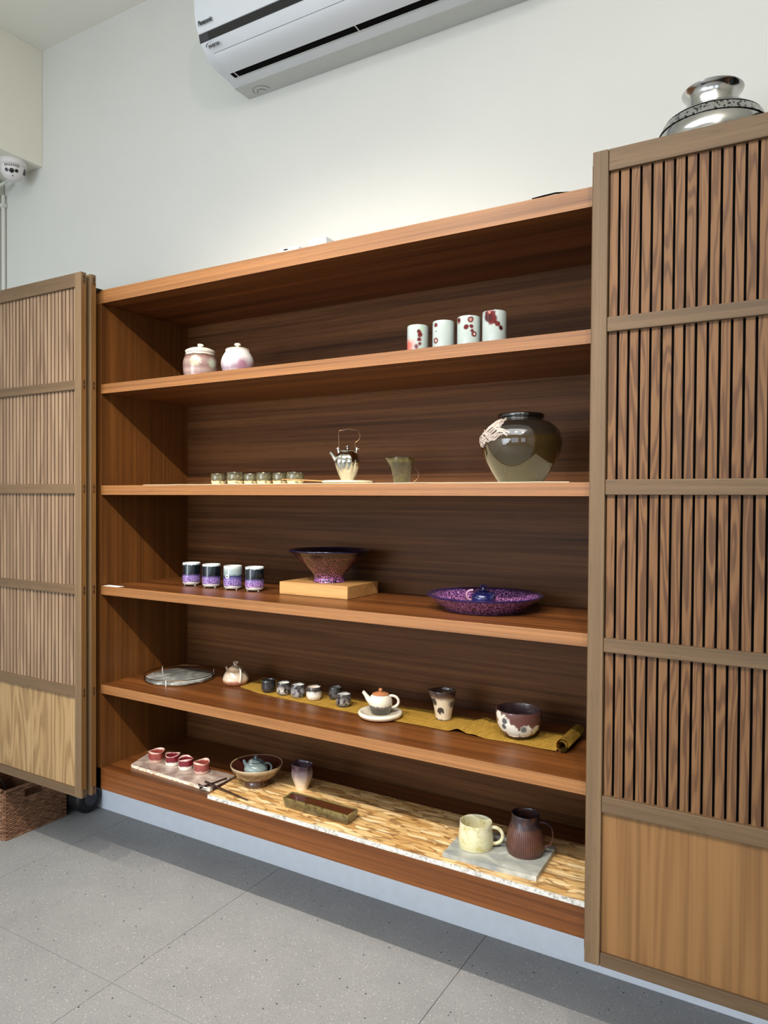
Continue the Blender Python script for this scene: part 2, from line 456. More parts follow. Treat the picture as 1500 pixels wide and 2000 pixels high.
# ------------------------------------------------------------------ sliding doors
def make_door(y0, x0, width, n, panelmat, slatmat, name, label):
    """y0 front plane; x0 left end"""
    t = .022; z0, z1 = .0592, 1.909; sw = .0348
    d = thing(name, label, 'door', (x0, y0, z0), 0)
    H = z1 - z0
    def P(n, a, b, c, e, f, g, mat, bev=.0018, parent=d, lab=None): return bx(n, (a, b, c, e, f, g), mat, parent, bev, label=lab)
    for a in (0, width - sw):
        s = P('stile', a, a + sw, 0, t, 0, H, M['frame_z'])
    # amber edge strips on the closing sides
    for a in (-.0006, width): P('edge_strip', a, a + .0006, .001, t - .001, .03, H - .03, M['frame_end'], 0, lab='amber brown closing edge of the door')
    rails = [(1.860, 1.909), (1.5010, 1.5338), (1.1345, 1.1692), (.7785, .8105), (.4130, .4505), (.0595, .0905)]
    for a, b in rails:
        P('rail', sw + .0008, width - sw - .0008, .0005 if a < 1.85 and a > .1 else .001, t - .004, a - z0, b - z0, M['frame_x'])
        zc = (a + b) / 2 - z0
        for xx in (-.0012, width + .0006):
            for dz in (-.008, .008): P('tenon', xx, xx + .0006, .009, .016, zc + dz - .0065, zc + dz + .0065, M['tenon'], 0)
    gap = .0050
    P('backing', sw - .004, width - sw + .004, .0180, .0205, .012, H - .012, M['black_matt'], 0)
    p = (width - 2 * sw) / n
    src = None
    for i in range(n):
        a = sw + i * p + gap / 2
        if src is None:
            src = P('slat', 0, p - gap, .010, .0128, .4505 - z0 - .002, 1.860 - z0 + .002, slatmat, .0006)
            o = src
        else:
            o = src.copy(); COL.objects.link(o); o.parent = d
        o.location.x = a
    P('panel', sw + .0005, width - sw - .0005, .0095, .015, .0895 - z0, .4135 - z0, panelmat, 0)
    return d
make_door(-.0730, 1.7696, .905, 36, M['doorpanel_r'], M['slat'], 'slatted_door', 'cedar slatted sliding door hung in front of the right end of the shelves')
make_door(-.0842, -.9030, .905, 40, M['doorpanel_l'], M['slat_l'], 'slatted_door', 'front leaf of the two slatted doors stacked at the left of the shelves')
make_door(-.0470, -.8990, .905, 40, M['doorpanel_l'], M['slat_l'], 'slatted_door', 'rear leaf of the stacked slatted doors, only its edge showing beside the shelves')
# hanging rails that carry the doors, behind them on the cabinet front
for a, b, lab in ((-.021, 0.006, 'thin grey metal plate end poking out behind the left doors above the cabinet'),):
    o = bx('metal_plate', (a - .3, b, -.022, .03, 1.8642, 1.8660), M['metal_dark'], None, .0003); tag(o, lab, 'metal plate')

# ------------------------------------------------------------------ air conditioner
AX0, AX1 = .299, 1.53
AP = [(.4475, 2.672), (.360, 2.670), (.328, 2.679), (.287, 2.682), (.252, 2.688), (.221, 2.702), (.208, 2.717), (.185, 2.741), (.177, 2.768), (.166, 2.80), (.160, 2.828), (.157, 2.882), (.163, 2.93), (.19, 2.955), (.4475, 2.96)]
ac = thing('air_conditioner', 'white wall-mounted air conditioner with a black strip high on the wall', 'air conditioner', ((AX0 + AX1) / 2, YW, 2.67))
ac_o = Vector(ac.location)
def extr(name, prof, x0, x1, mat, closed=True, ch=0.0):
    bm = bmesh.new(); o3 = ac_o
    secs = [(x0, ch), (x0 + ch, 0.0), (x1 - ch, 0.0), (x1, ch)] if ch else [(x0, 0), (x1, 0)]
    cy = sum(p[0] for p in prof) / len(prof); cz = sum(p[1] for p in prof) / len(prof)
    R_ = []
    for x, c in secs:
        ring = []
        for y, z in prof:
            k = c / .15
            yy = y if y > .44 else y + (cy - y) * k; zz = z + (cz - z) * k
            ring.append(bm.verts.new((x - o3.x, yy - o3.y, zz - o3.z)))
        R_.append(ring)
    n = len(prof)
    for a, b in zip(R_, R_[1:]):
        for i in range(n): bm.faces.new((a[i], a[(i + 1) % n], b[(i + 1) % n], b[i]))
    bm.faces.new(R_[0][::-1]); bm.faces.new(R_[-1])
    bmesh.ops.recalc_face_normals(bm, faces=bm.faces[:])
    return obj(name, bm, mat, ac, angle=28)
extr('body', AP, AX0, AX1, M['white_plastic'], ch=.006)
def strip(name, pts, x0, x1, off, th, mat, lab=None):
    """a thin shell following part of the profile, off proud of it"""
    bm = bmesh.new(); outer = []; inner = []
    for i, (y, z) in enumerate(pts):
        a = pts[max(i - 1, 0)]; b = pts[min(i + 1, len(pts) - 1)]
        t = Vector((b[0] - a[0], b[1] - a[1])).normalized(); nrm = Vector((t.y, -t.x))
        if nrm.dot(Vector((y - .32, z - 2.80))) < 0: nrm = -nrm
        outer.append((y + nrm.x * (off), z + nrm.y * (off))); inner.append((y + nrm.x * (off - th), z + nrm.y * (off - th)))
    prof = outer + inner[::-1]
    V = [[bm.verts.new((x - ac_o.x, y - ac_o.y, z - ac_o.z)) for y, z in prof] for x in (x0, x1)]
    n = len(prof)
    for i in range(n): bm.faces.new((V[0][i], V[0][(i + 1) % n], V[1][(i + 1) % n], V[1][i]))
    m = len(pts)
    for k in (0, 1):
        for i in range(m - 1): bm.faces.new((V[k][i], V[k][i + 1], V[k][n - 2 - i], V[k][n - 1 - i]))
    bmesh.ops.recalc_face_normals(bm, faces=bm.faces[:])
    return obj(name, bm, mat, ac, label=lab, angle=30)
strip('front_panel', [(.1775, 2.771), (.166, 2.80), (.160, 2.828), (.157, 2.882), (.163, 2.93)], AX0 + .001, AX1 - .001, .0035, .004, M['white_plastic'])
strip('display_strip', [(.1845, 2.7425), (.177, 2.769)], AX0 + .002, AX1 - .002, .0012, .002, M['black_gloss'], 'glossy black strip across the front')
bxs = strip('sensor_window', [(.1840, 2.744), (.1775, 2.767)], AX0 + .004, AX0 + .045, .002, .002, M['rubber2'])
LX0, LX1 = AX0 + .042, AX1 - .042
strip('air_outlet', [(.2125, 2.7125), (.221, 2.702), (.252, 2.688), (.287, 2.682), (.3215, 2.6795)], LX0 - .0012, LX1 + .0012, .0006, .002, M['black_matt'], 'black air outlet slot')
strip('louver', [(.2135, 2.7115), (.221, 2.702), (.252, 2.688), (.291, 2.6815)], LX0, LX1, .004, .0035, M['white_plastic'])
for x in (LX0 + .018, .885, 1.3): strip('vane', [(.291, 2.6816), (.3210, 2.6795)], x, x + .003, .003, .003, M['cam_white'])
strip('lip', [(.3215, 2.6795), (.3265, 2.679)], LX0, LX1, .0018, .002, M['ac_under'])
strip('bottom_cover', [(.361, 2.6702), (.4470, 2.6718)], AX0 + .001, AX1 - .001, .0012, .002, M['ac_under'])
def ring_mark(name, cx, cy, w, h):
    bm = bmesh.new()
    pts = [(cx - ac_o.x + w * math.cos(a), cy - ac_o.y - h * math.sin(a) * 1.0, 2.6705 - ac_o.z - .0012) for a in [PI * i / 12 for i in range(13)]]
    tube(bm, pts, .0007, 5); obj(name, bm, M['rubber2'], ac)
ring_mark('moulded_mark', AX0 + .085, .425, .036, .035); ring_mark('moulded_mark', AX0 + .08, .43, .02, .018)

def text(name, s, size, loc, ex, ey, mat, parent, shear=0, squash=1.0, bold=0.0, label=None, ext=.0004):
    cu = bpy.data.curves.new(name, 'FONT'); cu.body = s; cu.size = size; cu.extrude = ext; cu.offset = bold; cu.shear = shear
    tmp = bpy.data.objects.new(name + '_tmp', cu); COL.objects.link(tmp)
    dg = bpy.context.evaluated_depsgraph_get(); dg.update()
    me = bpy.data.meshes.new_from_object(tmp.evaluated_get(dg)); bpy.data.objects.remove(tmp)
    ex = Vector(ex).normalized(); ey = Vector(ey).normalized(); ez = ex.cross(ey)
    m = Matrix(((ex.x * squash, ey.x, ez.x, loc[0]), (ex.y * squash, ey.y, ez.y, loc[1]), (ex.z * squash, ey.z, ez.z, loc[2]), (0, 0, 0, 1)))
    me.transform(m); me.materials.clear(); me.materials.append(mat)
    o = bpy.data.objects.new(name, me); COL.objects.link(o); o.parent = parent
    if label: o['label'] = label
    return o
tl = Vector((.314, .1600, 2.788)) - ac_o
text('lettering', 'Panasonic', .0215, tl, (1, 0, 0), (0, -.15, 1), M['ink'], ac, bold=.0006, squash=.78, label='small dark maker lettering on the front panel')
tl = Vector((.335, .1925, 2.7195)) - ac_o
text('lettering', 'INVERTER', .0135, tl, (1, 0, 0), (0, -.69, .72), M['ink'], ac, shear=.35, bold=.0004, squash=.85, label='small dark slanted word under a swoosh')
bm = bmesh.new(); pts = []
for i in range(11):
    a = PI * (1.0 - .62 * i / 10); k = .0125
    pts.append((.352 - ac_o.x + .026 * math.cos(a), .1895 - ac_o.y - k * math.sin(a) * .69 * 1.0, 2.7230 - ac_o.z + k * math.sin(a) * .72 + 0.001))
tube(bm, pts, [.0004 + .0012 * math.sin(PI * min(1, (i + 1) / 7)) for i in range(11)], 6); obj('swoosh', bm, M['ink'], ac)

# ------------------------------------------------------------------ security camera and conduits
sec = thing('security_camera', 'white dome security camera under the beam in the upper left corner', 'security camera', (-1.062, .345, 2.70), math.atan2(CAM.y - .345, CAM.x + 1.062) + PI / 2 - .12)
bm = bmesh.new(); lathe(bm, [(0, 0), (.060, 0), (.061, -.006), (.060, -.022), (.056, -.026), (0, -.026)], 40); obj('mount_ring', bm, M['cam_white'], sec)
bm = bmesh.new(); lathe(bm, [(.054, -.026), (.054, -.040), (.049, -.060), (.036, -.078), (.016, -.089), (0, -.091)], 36, smooth=3); obj('dome', bm, M['cam_white'], sec)
def disc_at(nm, az, el, r, mat, rad=.0535, th=.004):
    c = Vector((math.sin(az) * math.cos(el), -math.cos(az) * math.cos(el), -math.sin(el)))
    bm = bmesh.new(); lathe(bm, [(0, 0), (r, 0), (r, th), (r * .8, th * 1.2), (0, th * 1.0)], 18)
    p = Vector((0, 0, -.038)) + c * rad
    bmesh.ops.transform(bm, verts=bm.verts[:], matrix=Matrix.Translation(p) @ c.to_track_quat('Z', 'Y').to_matrix().to_4x4())
    return obj(nm, bm, mat, sec)
disc_at('lens', 0, .42, .0105, M['black_gloss'], .0515); disc_at('infrared_lamp', -.42, .38, .0075, M['black_gloss'], .052); disc_at('infrared_lamp', .42, .38, .0075, M['black_gloss'], .052); disc_at('sensor', .08, .85, .0025, M['black_matt'], .051)
bm = bmesh.new()
for i in range(9):
    a = -.55 + .14 * i; p = Vector((math.sin(a) * .0545, -math.cos(a) * .0545, -.036)); box(bm, p.x - .0012, p.x + .0012, p.y - .002, p.y + .002, p.z - .006, p.z + .006)
obj('vent', bm, M['rubber2'], sec)
bx('side_bracket', (.044, .054, -.022, -.008, -.062, -.036), M['rubber2'], sec, .002)
for x, r, lab in ((-1.284, .010, 'thin white conduit pipe on the wall, nearer the room corner camera'), (-1.322, .013, 'thicker white conduit pipe at the left picture edge below the beam')):
    bm = bmesh.new(); tube(bm, [(0, 0, -2.2), (0, 0, 0)], r, 12)
    p = thing('conduit_pipe', lab, 'pipe', (x, YW - r - .001, 2.62)); obj('pipe', bm, M['pipe'], p)
    for z in (-.05, -.9): bx('clamp', (-r - .006, r + .006, -r - .003, r, z - .01, z + .01), M['pipe'], p, .002)
jb = bx('junction_box', (-1.375, -1.29, .395, YW - .001, 2.625, 2.685), M['pipe'], None, .006); tag(jb, 'small white junction box above the conduit pipes under the beam', 'junction box')
bm = bmesh.new(); tube(bm, bez((-1.38, .33, 2.64), (-1.24, .36, 2.60), (-1.20, .40, 2.66)), .007, 8)
tag(obj('cable', bm, M['pipe']), 'short white cable looping below the security camera', 'cable')

# ------------------------------------------------------------------ things on top of the cabinet
pj = pot('pewter_jar', 'polished pewter jar with flared lip and patterned shoulder on the cabinet top', 'jar', (1.985, .2, 1.8638))
bm = bmesh.new(); lathe(bm, [(0, 0), (.055, 0), (.060, .01), (.095, .05), (.122, .105), (.124, .140), (.112, .172), (.0985, .186), (.082, .196), (.066, .201), (.0585, .203), (.0575, .208), (.0575, .225), (.0605, .238), (.069, .249), (.0695, .252), (.066, .252), (.055, .238), (.053, .205), (.08, .18), (0, .03)], 56, smooth=2); obj('body', bm, M['pewter'], pj)
def patt():
    n = NT('engraved_band'); v = n.coord(); gr = n.add('ShaderNodeTexVoronoi'); n.link(n.coord(scale=(150, 150, 90)), gr.inputs[0]); gr.inputs['Scale'].default_value = 1
    return n.done(n.ramp(gr.outputs['Distance'], [(.25, srgb(40, 40, 42)), (.5, srgb(170, 170, 168))]), .3, .8)
bm = bmesh.new(); lathe(bm, [(.1222, .152), (.1232, .1522), (.1128, .1728), (.1114, .1728)], 56); obj('engraved_band', bm, patt(), pj)
for r, z in ((.060, .2035), (.1095, .1765)):
    bm = bmesh.new(); lathe(bm, [(r - .001, z - .0008), (r + .0004, z - .0006), (r + .0002, z + .0008), (r - .001, z + .001)], 56); obj('groove', bm, M['black_matt'], pj)
bb = pot('black_bowl', 'black rounded bowl edge at the right picture edge on the cabinet top', 'bowl', (2.213, .2, 1.8638))
bm = bmesh.new(); lathe(bm, cup_prof([(.035, 0), (.05, .02), (.075, .07), (.088, .13), (.090, .185)], .004), 40, smooth=2); obj('body', bm, M['black_gloss'], bb)
for (a, b, h, lab) in ((.785, .858, .024, 'small white box with a black slot on the cabinet top, left of two'), (.893, .955, .034, 'slightly taller small white box on the cabinet top, right of two')):
    t = thing('white_box', lab, 'box', (a, .03, 1.8635)); bx('housing', (0, b - a, 0, .05, 0, h), M['white_plastic'], t, .003)
    if h < .03: bx('slot', (.018, .034, -.0005, .001, h - .008, h - .004), M['black_matt'], t, 0); bx('plug', (b - a, b - a + .012, .012, .03, .004, h - .008), M['ac_under'], t, .001)
    else: bx('lid', (b - a - .003, b - a + .005, .002, .048, .001, h - .001), M['white_plastic'], t, .001)
bm = bmesh.new(); tube(bm, [(1.60, .006, 1.8665), (1.63, .003, 1.8668), (1.66, .004, 1.868), (1.70, .02, 1.868)], .0022, 8)
tag(obj('black_cable', bm, M['black_matt']), 'short thin black cable on the cabinet top edge beside the right door', 'cable')
o = bx('paper_label', (.008, .088, .002, .030, .8040, .8046), M['card'], None, 0); tag(o, 'small blank white card at the left front corner of the middle shelf', 'label')

# ------------------------------------------------------------------ shelf 1 : lidded jars and painted cups
Z1, Z2, Z3, Z4, Z5, Z6 = 1.5283, 1.1655, .8041, .4478, .1438, .1562
mj = glaze('jar_glaze_cream_pink', [(0, (176, 166, 152)), (.08, (132, 104, 100)), (.2, (160, 138, 130)), (.32, (126, 96, 92)), (.5, (150, 128, 120)), (.62, (120, 88, 82)), (.66, (64, 46, 42)), (.70, (196, 188, 172)), (1, (206, 200, 186))], .112, .10, 40, .14, blobs=[((184, 184, 146), (-.018, -.055, .05), .014, .010), ((176, 188, 168), (.040, -.040, .045), .014, .010)], rings=260)
j = pot('lidded_jar', 'cream and pinkish glazed lidded jar with curled knob, left on the top shelf', 'jar', (.407, .08, Z1 + .0004), 'lidded jars on the top shelf')
bm = bmesh.new(); lathe(bm, [(0, 0), (.049, 0), (.0535, .006), (.0575, .034), (.0568, .055), (.0525, .071), (.049, .078), (.0485, .083), (.044, .083), (.04, .075), (.045, .02), (0, .01)], 48, smooth=3); obj('body', bm, mj, j)
ml = glaze('lid_white', [(0, (206, 200, 184)), (1, (218, 212, 198))], .02, .2, 30, .2)
def lid(par, r, z, h, mat, knob):
    t = bpy.data.objects.new('lid', None)
    bm = bmesh.new(); lathe(bm, [(0, z + .001), (r - .004, z + .001), (r, z + .002), (r + .0015, z + h * .35), (r - .001, z + h * .5), (r * .72, z + h * .8), (r * .35, z + h), (0, z + h * 1.05)], 44)
    l = obj('lid', bm, mat, par)
    bm = bmesh.new(); zz = z + h
    if knob == 'curl':
        for a0, rr in ((0, .0075), (2.2, .006), (4.1, .0065)):
            tube(bm, [(rr * math.cos(a0 + t2) * .9 + .002 * math.cos(a0), rr * math.sin(a0 + t2) * .6, zz + .004 + .0045 * math.sin(t2 * .9 + a0) + .003) for t2 in [i * .5 for i in range(11)]], .0028, 7)
    elif knob == 'disc': lathe(bm, [(0, zz), (.005, zz), (.0045, zz + .005), (.0105, zz + .007), (.011, zz + .011), (.008, zz + .0135), (0, zz + .0125)], 20)
    else: lathe(bm, [(0, zz - .001), (.0035, zz), (.003, zz + .002), (.0062, zz + .005), (.006, zz + .009), (.003, zz + .0115), (0, zz + .012)], 18)
    obj('knob', bm, mat, l)
    return l
lid(j, .049, .083, .021, ml, 'curl')
mj2 = glaze('jar_glaze_white_violet', [(0, (164, 148, 152)), (.2, (142, 120, 132)), (.45, (180, 172, 176)), (.65, (204, 202, 200)), (1, (210, 208, 204))], .08, .25, 30, .14, blobs=[((146, 104, 124), (.014, -.052, .028), .017, .012), ((150, 100, 112), (.050, -.02, .022), .013, .01), ((180, 176, 188), (-.038, -.036, .03), .013, .012)], rings=520)
j = pot('lidded_jar', 'round white and violet ribbed lidded jar, right of the cream one on the top shelf', 'jar', (.574, .08, Z1 + .0004), 'lidded jars on the top shelf')
bm = bmesh.new(); lathe(bm, [(0, 0), (.042, 0), (.0475, .006), (.0538, .03), (.0515, .05), (.0435, .066), (.0395, .072), (.0395, .077), (.035, .077), (.033, .066), (.046, .03), (0, .01)], 48, smooth=3); obj('body', bm, mj2, j)
lid(j, .0375, .0765, .011, ml, 'disc')
RED = (86, 24, 28); RD2 = (60, 20, 26)
painted = [
 (1.243, .0303, .080, 'leftmost straight white cup with a red blush and dark bead trail', [((178, 96, 84), (-.026, -.016, .020), .018, .012), (RED, (.004, -.030, .060), .006, .002), (RED, (.006, -.030, .050), .007, .002), (RED, (.004, -.030, .038), .006, .002), ((150, 170, 150), (.012, -.028, .068), .007, .003), (RED, (.006, -.030, .026), .005, .002), (RED, (-.004, -.030, .018), .006, .003)]),
 (1.323, .0304, .083, 'second white cup with two small red ovals near its left side', [(RED, (-.021, -.022, .070), .006, .0015), ((44, 44, 60), (-.020, -.023, .053), .0018, .001), (RED, (-.021, -.022, .028), .0085, .0015), ((160, 140, 130), (-.021, -.0225, .028), .004, .0015)]),
 (1.399, .0315, .086, 'third white cup with several scattered red rings', [(RED, (-.027, -.016, .074), .008, .002), (RED, (.005, -.031, .074), .0085, .0015), ((150, 110, 100), (.005, -.0315, .074), .0045, .0015), (RED, (-.007, -.0305, .054), .007, .0015), (RED, (.007, -.0305, .056), .005, .0015), (RED, (.009, -.030, .044), .005, .002), (RED, (.014, -.028, .036), .008, .002), ((190, 160, 150), (.015, -.028, .036), .003, .001)]),
 (1.473, .0322, .091, 'rightmost white cup with a large dark red splash at its top left', [(RED, (-.012, -.030, .080), .016, .003), (RED, (-.006, -.031, .066), .014, .004), (RD2, (-.016, -.028, .072), .012, .004), (RED, (.008, -.031, .054), .007, .002), (RD2, (.017, -.027, .044), .0065, .002), ((190, 110, 90), (-.013, -.0295, .084), .003, .001)])]
for k, (x, r, h, lab, bl) in enumerate(painted):
    mt = glaze('white_porcelain_red_splash', [(0, (150, 161, 158)), (1, (160, 170, 167))], h, .1, 30, .1, blobs=bl)
    c = pot('porcelain_cup', lab, 'cup', (x, .08, Z1), 'painted white cups on the top shelf')
    bm = bmesh.new(); lathe(bm, cup_prof([(r - .003, 0), (r - .0005, .002), (r, .006), (r, h - .006), (r - .0006, h - .001)], .0028), 44); obj('body', bm, mt, c)

# ------------------------------------------------------------------ shelf 2
def cloth_strip(name, front, back, zf, mat, n=90, m=6, th=.0014):
    """front/back polylines in x,y; zf(x,v) height"""
    def at(line, t):
        L = [0]
        for a, b in zip(line, line[1:]): L.append(L[-1] + math.dist(a, b))
        s = t * L[-1]
        for i in range(len(line) - 1):
            if s <= L[i + 1] + 1e-9:
                u = (s - L[i]) / max(L[i + 1] - L[i], 1e-9); return tuple(a + (b - a) * u for a, b in zip(line[i], line[i + 1]))
    bm = bmesh.new(); G = []
    for i in range(n + 1):
        f = at(front, i / n); b = at(back, i / n); row = []
        for k in range(m + 1):
            v = k / m; x = f[0] + (b[0] - f[0]) * v; y = f[1] + (b[1] - f[1]) * v
            row.append((x, y, zf(x, v)))
        G.append(row)
    top = [[bm.verts.new((x, y, z + th)) for x, y, z in r] for r in G]; bot = [[bm.verts.new(q) for q in r] for r in G]
    for i in range(n):
        for k in range(m):
            bm.faces.new((top[i][k], top[i + 1][k], top[i + 1][k + 1], top[i][k + 1])); bm.faces.new((bot[i][k], bot[i][k + 1], bot[i + 1][k + 1], bot[i + 1][k]))
        bm.faces.new((top[i][0], bot[i][0], bot[i + 1][0], top[i + 1][0])); bm.faces.new((top[i][m], top[i + 1][m], bot[i + 1][m], bot[i][m]))
    for i in (0, n):
        for k in range(m):
            q = (top[i][k], top[i][k + 1], bot[i][k + 1], bot[i][k]); bm.faces.new(q if i else q[::-1])
    bmesh.ops.recalc_face_normals(bm, faces=bm.faces[:])
    return obj(name, bm, mat)
c2 = cloth_strip('table_runner', [(.205, .012), (.9, .006), (1.70, .006)], [(.24, .27), (.9, .27), (1.68, .26)], lambda x, v: Z2 + .0002 + .0016 * max(0, noise.noise(Vector((x * 9, v * 2, 0)))), M['cream'])
tag(c2, 'cream linen runner lying along the shelf with the big glazed jar', 'table runner')
ZR = Z2 + .0035
mc = [glaze(f'olive_black_cup', [(0, (222, 204, 158)), (.26, (214, 196, 150)), (.34, (72, 66, 46)), (.6, (92, 86, 64)), (1, (60, 56, 42))], .036, .18, 60, .1, gnoise=((120, 112, 84), 120, .58, .06)) for _ in range(2)]
cups = [((.473, .10), .0262, .034, 'leftmost'), ((.549, .10), .0295, .038, 'second and widest'), ((.590, .13), .0262, .033, 'third from the left'), ((.655, .12), .0255, .036, 'fourth from the left'), ((.705, .14), .0255, .035, 'fifth from the left'), ((.775, .13), .0285, .036, 'rightmost')]
for k, ((x, y), r, h, w) in enumerate(cups):
    c = pot('small_tea_cup', f'small olive-black tea cup on the cream runner, {w} of six', 'cup', (x, y, ZR), 'olive-black tea cups on the cream runner')
    bm = bmesh.new(); lathe(bm, cup_prof([(r * .80, 0), (r * .86, .003), (r * .97, h * .35), (r, h * .6), (r * .97, h)], .0025, .005), 32, wob(k, .05), smooth=2); obj('body', bm, mc[k % 2], c)
bm = bmesh.new(); tube(bm, [(.80, .03, ZR + .012), (.86, .035, ZR + .010), (.92, .045, ZR + .007), (.945, .05, ZR + .006)], [.0016, .0018, .0018, .0015], 8)
tag(obj('tea_scoop', bm, M['block']), 'thin pale wooden tea scoop between the olive cups and the silver kettle', 'tea scoop')
# kettle stand and kettle
st = pot('kettle_stand', 'flat round pale wooden stand under the silver kettle', 'stand', (.995, .10, ZR), None)
bm = bmesh.new(); lathe(bm, [(0, 0), (.070, 0), (.077, .003), (.077, .006), (.074, .008), (0, .008)], 44); obj('disc', bm, M['cream'], st)
bx('handle_tip', (.072, .084, -.006, .006, .001, .0075), M['darkwood'], st, .001)
kt = pot('silver_kettle', 'small ribbed silver kettle with tall wire bail handle on a pale round stand', 'kettle', (.995, .10, ZR + .0082), None)
def melon(v, a, r, z):
    k = 1 + .10 * abs(math.cos(a * 5)) * math.sin(min(1, max(0, z / .088)) * PI) - .02
    return Vector((v.x * k, v.y * k, v.z))
bm = bmesh.new(); lathe(bm, [(0, 0), (.018, 0), (.0205, .004), (.027, .022), (.034, .045), (.0365, .060), (.034, .074), (.027, .084), (.0225, .088), (0, .088)], 80, melon, smooth=3); obj('body', bm, M['silver'], kt)
bm = bmesh.new(); lathe(bm, [(0, .0885), (.0235, .0885), (.024, .0905), (.018, .093), (.008, .0945), (0, .095)], 32); l = obj('lid', bm, M['silver'], kt)
bm = bmesh.new(); lathe(bm, [(0, .094), (.0025, .095), (.0025, .100), (.0065, .1025), (.006, .105), (0, .1055)], 20); obj('knob', bm, M['silver'], l)
bm = bmesh.new(); tube(bm, [(-.030, 0, .058), (-.040, 0, .070), (-.046, 0, .080), (-.051, 0, .086)], [.009, .0062, .0052, .0055], 14); obj('spout', bm, M['silver'], kt)
for s in (-1, 1):
    bm = bmesh.new(); tube(bm, [(s * .026, 0, .082), (s * .028, 0, .094), (s * .0285, 0, .100)], [.003, .0024, .0028], 8); tube(bm, [(s * .024, 0, .0965), (s * .035, 0, .0965)], .0013, 8); obj('lug', bm, M['silver'], kt)
bm = bmesh.new(); tube(bm, [(-.0255, 0, .096), (-.026, 0, .12), (-.0265, 0, .146), (-.024, 0, .151), (-.012, 0, .152), (-.004, 0, .155), (.008, 0, .155), (.02, 0, .154), (.029, 0, .152), (.036, 0, .144), (.038, 0, .134), (.035, 0, .124), (.027, 0, .118), (.0225, 0, .114), (.0235, 0, .104), (.025, 0, .096)], .00115, 8); obj('bail_handle', bm, M['bronze'], kt)
bm = bmesh.new(); tube(bm, [(-.014, 0, .1515), (-.008, 0, .1535), (-.003, 0, .1552)], [.001, .0024, .001], 8); obj('grip', bm, M['darkwood'], kt)
# pitcher with a faceted body
pt = pot('fluted_pitcher', 'fluted olive-green ceramic pitcher with spout, between kettle and big jar', 'pitcher', (1.183, .10, ZR), None)
def flute(v, a, r, z):
    k = 1 - .055 * (abs(math.sin(a * 15)) ** 2) * (1 if .006 < z < .056 else 0)
    x, y, zz = v.x * k, v.y * k, v.z
    da = abs((a - PI + PI) % (2 * PI) - PI)
    if z > .045: 
        w = math.exp(-(da / .3) ** 2) * (z - .045) / .027; x -= w * .012; zz += w * .001
        zz += .002 * math.sin(a * 3) * (z - .045) / .027
    return Vector((x, y, zz))
mp = glaze('olive_fluted_glaze', [(0, (88, 78, 46)), (.4, (70, 60, 34)), (.75, (58, 50, 30)), (.85, (88, 80, 40)), (1, (42, 32, 20))], .074, .12, 50, .15, gnoise=((48, 40, 24), 220, .56, .12))
bm = bmesh.new(); lathe(bm, cup_prof([(.021, 0), (.0225, .003), (.027, .022), (.0315, .045), (.0345, .060), (.0365, .073)], .0022, .006), 120, flute); obj('body', bm, mp, pt)
bm = bmesh.new(); tube(bm, arc(.030, .024, .019, .020, 1.2, -1.35, 12), .0011, 8); obj('handle', bm, M['bronze'], pt)
# big jar
bj = pot('glazed_jar', 'large shiny brown and olive round jar with a pale clay relief', 'jar', (1.537, .115, ZR), None)
mb = glaze('tenmoku_jar', [(0, (66, 60, 40)), (.35, (50, 42, 22)), (.62, (50, 36, 16)), (.76, (28, 24, 20)), (.9, (24, 20, 18)), (1, (12, 9, 6))], .182, .10, 9, .07, spk=[((30, 26, 22), 300, .52, .05, .118, .165)], coat=1)
bm = bmesh.new(); JP = [(0, 0), (.056, 0), (.060, .003), (.078, .030), (.098, .066), (.1065, .096), (.1065, .116), (.098, .140), (.080, .157), (.064, .163), (.0585, .165), (.0585, .169), (.061, .172), (.0615, .178), (.058, .181), (.053, .179), (.052, .165), (.08, .145), (.09, .11), (0, .02)]
lathe(bm, JP, 64, smooth=3); obj('body', bm, mb, bj)
mo = glaze('pale_relief_clay', [(0, (96, 84, 74)), (1, (190, 176, 166))], .18, 1.6, 160, .4, coat=.1)
def jr(z):
    P = [(.078, .030), (.098, .066), (.1065, .096), (.1065, .116), (.098, .140), (.080, .157), (.064, .163)]
    for (a, za), (b, zb) in zip(P, P[1:]):
        if z <= zb: return a + (b - a) * max(0, (z - za) / (zb - za))
    return .064
bm = bmesh.new(); rnd = random.Random(3)
for i in range(15):
    u = i / 14; az0 = -PI / 2 - 1.10 + rnd.uniform(-.08, .08); z = .106 + .046 * u + rnd.uniform(-.003, .003); ln = .42 + .32 * math.sin(u * 3 + .4)
    pts = []
    for s in range(15):
        tt = s / 14; az = az0 + tt * ln + .12 * math.sin(u * 8); zz = z + .0065 * math.sin(tt * 9 + u * 5) + .006 * tt; rr = jr(zz) + .002
        pts.append((rr * math.cos(az), rr * math.sin(az), zz))
    tube(bm, pts, [.0012 + .0016 * math.sin(PI * min(1, s / 14 * 1.05)) for s in range(15)], 6)
for i in range(7):
    az = -PI / 2 - 1.18 + rnd.uniform(-.12, .16); zz = .098 + .004 * i; rr = jr(zz) + .003
    pts = [(rr * math.cos(az + .1 * math.cos(t2)), rr * math.sin(az + .1 * math.cos(t2)), zz + .006 * math.sin(t2)) for t2 in [j2 * .6 for j2 in range(9)]]
    tube(bm, pts, .003, 6)
obj('relief_ornament', bm, mo, bj, label='pale curling clay relief on the shoulder')

